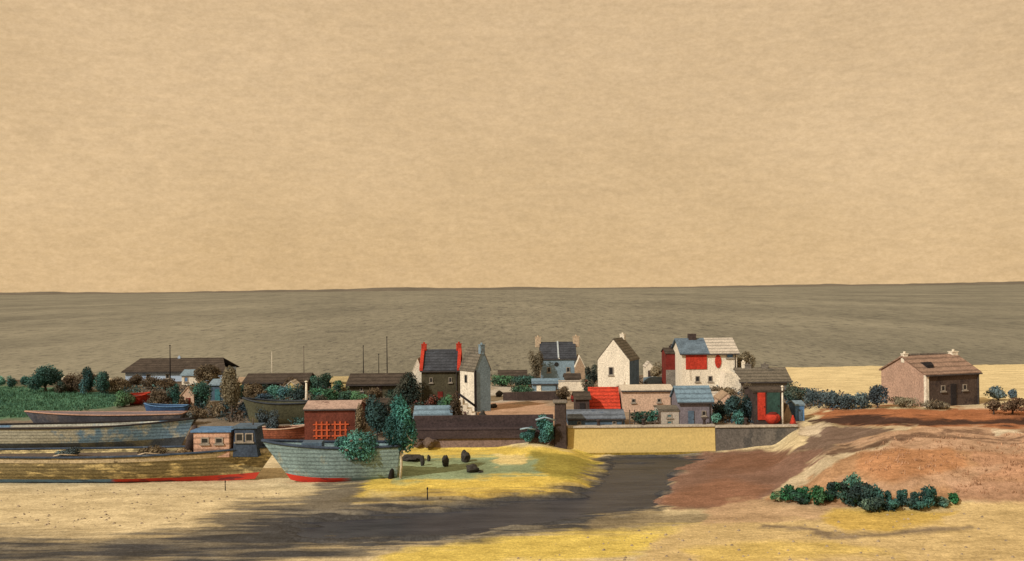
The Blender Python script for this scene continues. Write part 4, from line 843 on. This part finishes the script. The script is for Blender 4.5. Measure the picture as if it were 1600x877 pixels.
# ---- loose cover nobody could count
def scatter(name, n, fn, mk, m, seed):
    r2 = np.random.default_rng(seed); V = []; Fc = []
    pts = fn(r2, n)
    for x, y in pts: mk(V, Fc, x, y, zg_fast(x, y), r2)
    mb = MB(); mb.v = V; mb.f = Fc; mb.m = [0] * len(Fc); return tag(mb.build(name, m, fix=False), kind='stuff')
_c = {}
def zg_fast(x, y): return _c[(x, y)]
def inpoly(poly, r2, n, z0=1.2):
    xs_ = [a for a, b in poly]; ys_ = [b for a, b in poly]; out = []
    px = r2.uniform(min(xs_), max(xs_), n * 3); py = r2.uniform(min(ys_), max(ys_), n * 3); k = sdist(px, py, poly) > 0; px, py = px[k][:n], py[k][:n]
    i = np.zeros(len(px), int)
    zr = z0 * np.ones(len(px))
    for _ in range(16):                       # walk the rays down to the ground
        dirs = np.stack([fw.x + rt.x * (px - 800) / F + up.x * (438.5 - py) / F, fw.y + rt.y * (px - 800) / F + up.y * (438.5 - py) / F, fw.z + rt.z * (px - 800) / F + up.z * (438.5 - py) / F], 1)
        t = (zr - CAMZ) / dirs[:, 2]; X = dirs[:, 0] * t; Y = dirs[:, 1] * t; zr = .5 * zr + .5 * zt(X, Y)
    zr = zt(X, Y); ok = np.abs(proj(X, Y, zr)[1] - py) < 2.5; X, Y, zr = X[ok], Y[ok], zr[ok]
    for a, b, c in zip(X, Y, zr): _c[(a, b)] = c
    return list(zip(X, Y))
def blade(h0, w0):
    def mk(V, Fc, x, y, z, r2):
        for k in range(4):
            a = r2.uniform(0, 6.28); h = h0 * r2.uniform(.5, 1.3); l = r2.uniform(-.5, .5, 2) * h; o = len(V); w = w0
            dx, dy = math.cos(a) * w, math.sin(a) * w; ox, oy = r2.uniform(-.2, .2, 2)
            V += [(x + ox - dx, y + oy - dy, z - .02), (x + ox + dx, y + oy + dy, z - .02), (x + ox + l[0], y + oy + l[1], z + h)]; Fc.append((o, o + 1, o + 2))
    return mk
def pebble(V, Fc, x, y, z, r2):
    s = r2.uniform(.05, .30) ** 2 * 1.6 + .03; o = len(V); a = r2.uniform(0, 1.5)
    for k in range(4): V.append((x + s * math.cos(a + k * 1.57), y + s * math.sin(a + k * 1.57), z - .01))
    V.append((x, y, z + s * .7)); Fc += [(o + k, o + (k + 1) % 4, o + 4) for k in range(4)]
scatter('grass', 3200, lambda r2, n: inpoly([(-60, 606), (60, 606), (120, 615), (220, 618), (200, 632), (110, 645), (60, 652), (-60, 654)], r2, n), blade(.3, .08), mat('meadow_grass', (84, 118, 84), .3, .4, c2=(66, 100, 76), amt=.4, s2=.12), 5)
scatter('dry_grass', 300, lambda r2, n: inpoly([(1330, 705), (1420, 680), (1640, 676), (1640, 772), (1500, 772), (1440, 745), (1360, 735)], r2, n, 3.4), blade(.22, .05), mat('dry_grass', (176, 132, 92), .3, .4, c2=(196, 166, 118), amt=.4, s2=.3), 6)
scatter('pebbles', 420, lambda r2, n: inpoly([(-60, 762), (440, 766), (470, 776), (330, 790), (250, 822), (-60, 828)], r2, n // 2) + inpoly([(900, 840), (1010, 822), (1180, 808), (1640, 795), (1640, 890), (700, 890)], r2, n // 2), pebble, mat('pebble', (150, 128, 96), .4, .2), 8)
# dark low scrub that fills the gaps between huts, hedges and boats
def scrub(name, poly, n, cols_, h, seed):
    r2 = np.random.default_rng(seed); P_ = np.array([(x, y, _c[(x, y)]) for x, y in inpoly(poly, r2, n, 2.4)])
    den = fbm(P_[:, 0] * .30, P_[:, 1] * .22, seed); P_ = P_[den > -.04]; n = len(P_)
    hh = h * np.clip(.35 + 1.5 * fbm(P_[:, 0] * .5, P_[:, 1] * .4, seed + 3) + .5, .15, 1.2); P_[:, 2] += hh * r2.uniform(0, 1, n)
    P_[:, :2] += r2.normal(size=(n, 2)) * .15
    a = r2.normal(size=(n, 3)); a /= np.linalg.norm(a, axis=1)[:, None]; b_ = np.cross(a, r2.normal(size=(n, 3))); b_ /= np.linalg.norm(b_, axis=1)[:, None]
    sz = r2.uniform(.07, .2, n)[:, None]; V = np.stack([P_ - a * sz, P_ + b_ * sz * .6, P_ + a * sz, P_ - b_ * sz * .6], 1).reshape(-1, 3)
    k = np.clip((fbm(P_[:, 0] * .35, P_[:, 1] * .3, seed + 7) + .5) * 1.6 - .3, 0, .999) * len(cols_); cl = np.array([D(*q, k=1.4) for q in cols_])[k.astype(int)] * r2.uniform(.75, 1.25, n)[:, None]
    me = bpy.data.meshes.new(name); me.from_pydata([tuple(v) for v in V], [], [tuple(range(4 * i, 4 * i + 4)) for i in range(n)])
    ca = me.color_attributes.new('Col', 'FLOAT_COLOR', 'POINT'); ca.data.foreach_set('color', np.repeat(np.concatenate([cl, np.ones((n, 1))], 1), 4, 0).astype(np.float32).ravel())
    me.materials.append(LEAF); o = bpy.data.objects.new(name, me); COL.objects.link(o); tag(o, kind='stuff')
scrub('undergrowth', [(180, 602), (480, 600), (660, 606), (654, 656), (560, 664), (470, 668), (330, 658), (296, 642), (200, 636)], 26000, ((66, 56, 46), (88, 74, 58), (52, 66, 62), (72, 96, 82), (60, 54, 46)), .95, 31)
scrub('undergrowth', [(1108, 606), (1240, 604), (1344, 628), (1330, 642), (1246, 640), (1180, 664), (1108, 660)], 8000, ((74, 64, 52), (60, 72, 72), (96, 84, 66)), .8, 35)
scrub('undergrowth', [(646, 634), (730, 634), (730, 664), (646, 666)], 4000, ((58, 50, 42), (80, 50, 40), (56, 70, 56)), .9, 39)
scrub('undergrowth', [(700, 588), (850, 586), (1010, 594), (1010, 602), (860, 600), (740, 604)], 4000, ((52, 66, 54), (66, 56, 46), (48, 56, 48)), .7, 43)

# ------------------------------------------------------------------ light
EL, AZ = R(36), R(-134)                      # sun from the left, a little behind the camera
sd = Vector((math.sin(AZ) * math.cos(EL), math.cos(AZ) * math.cos(EL), math.sin(EL)))
sun = bpy.data.lights.new('sun', 'SUN'); sun.energy = 3.1; sun.angle = R(.6); sun.color = (1, .93, .80)
so = bpy.data.objects.new('sun', sun); COL.objects.link(so); so.rotation_euler = (-sd).to_track_quat('-Z', 'Y').to_euler()
w = bpy.data.worlds.new('World'); S.world = w; w.use_nodes = True; nt = w.node_tree; bg = nt.nodes['Background']
sk = nt.nodes.new('ShaderNodeTexSky'); sk.sky_type = 'NISHITA'; sk.sun_disc = False; sk.sun_elevation = EL; sk.sun_rotation = AZ; sk.dust_density = 4
tc = nt.nodes.new('ShaderNodeTexCoord'); v = tc.outputs['Generated']
a1 = noise(nt, v, 2.2, 5, .6, (1, 1, 2)); a2 = noise(nt, v, 120, 3, .6, (.45, .45, 1.5)); a3 = noise(nt, v, 9, 4, .6, (1, 1, 2))
veil = mixc(nt, maprange(nt, a1, .35, .65), (6.25, 4.3, 2.26), (7.2, 5.05, 2.80))
veil = mixc(nt, maprange(nt, a3, .6, .78, 0, .5), veil, (5.6, 3.8, 1.98))
a4 = noise(nt, v, 330, 3, .75, (.6, .6, 1))
veil = mixc(nt, 1., veil, mixc(nt, maprange(nt, a4, .3, .7), (.91, .90, .87), (1.075, 1.08, 1.10)), 'MULTIPLY')
veil = mixc(nt, 1., veil, mixc(nt, maprange(nt, a2, .3, .7), (.93,) * 3, (1.06,) * 3), 'MULTIPLY')
sx_ = nt.nodes.new('ShaderNodeSeparateXYZ'); nt.links.new(v, sx_.inputs[0])
veil = mixc(nt, maprange(nt, sx_.outputs[2], .0, .30, 1, 0), veil, mixc(nt, 1., veil, (1.07, 1.06, 1.04), 'MULTIPLY'))   # the dust veil is thicker and paler low down
nt.links.new(mixc(nt, .93, sk.outputs[0], veil), bg.inputs[0]); bg.inputs[1].default_value = .1

S.view_settings.view_transform = 'Standard'; S.view_settings.look = 'None'; S.view_settings.gamma = 1; S.view_settings.exposure = .08
S.view_settings.use_curve_mapping = False
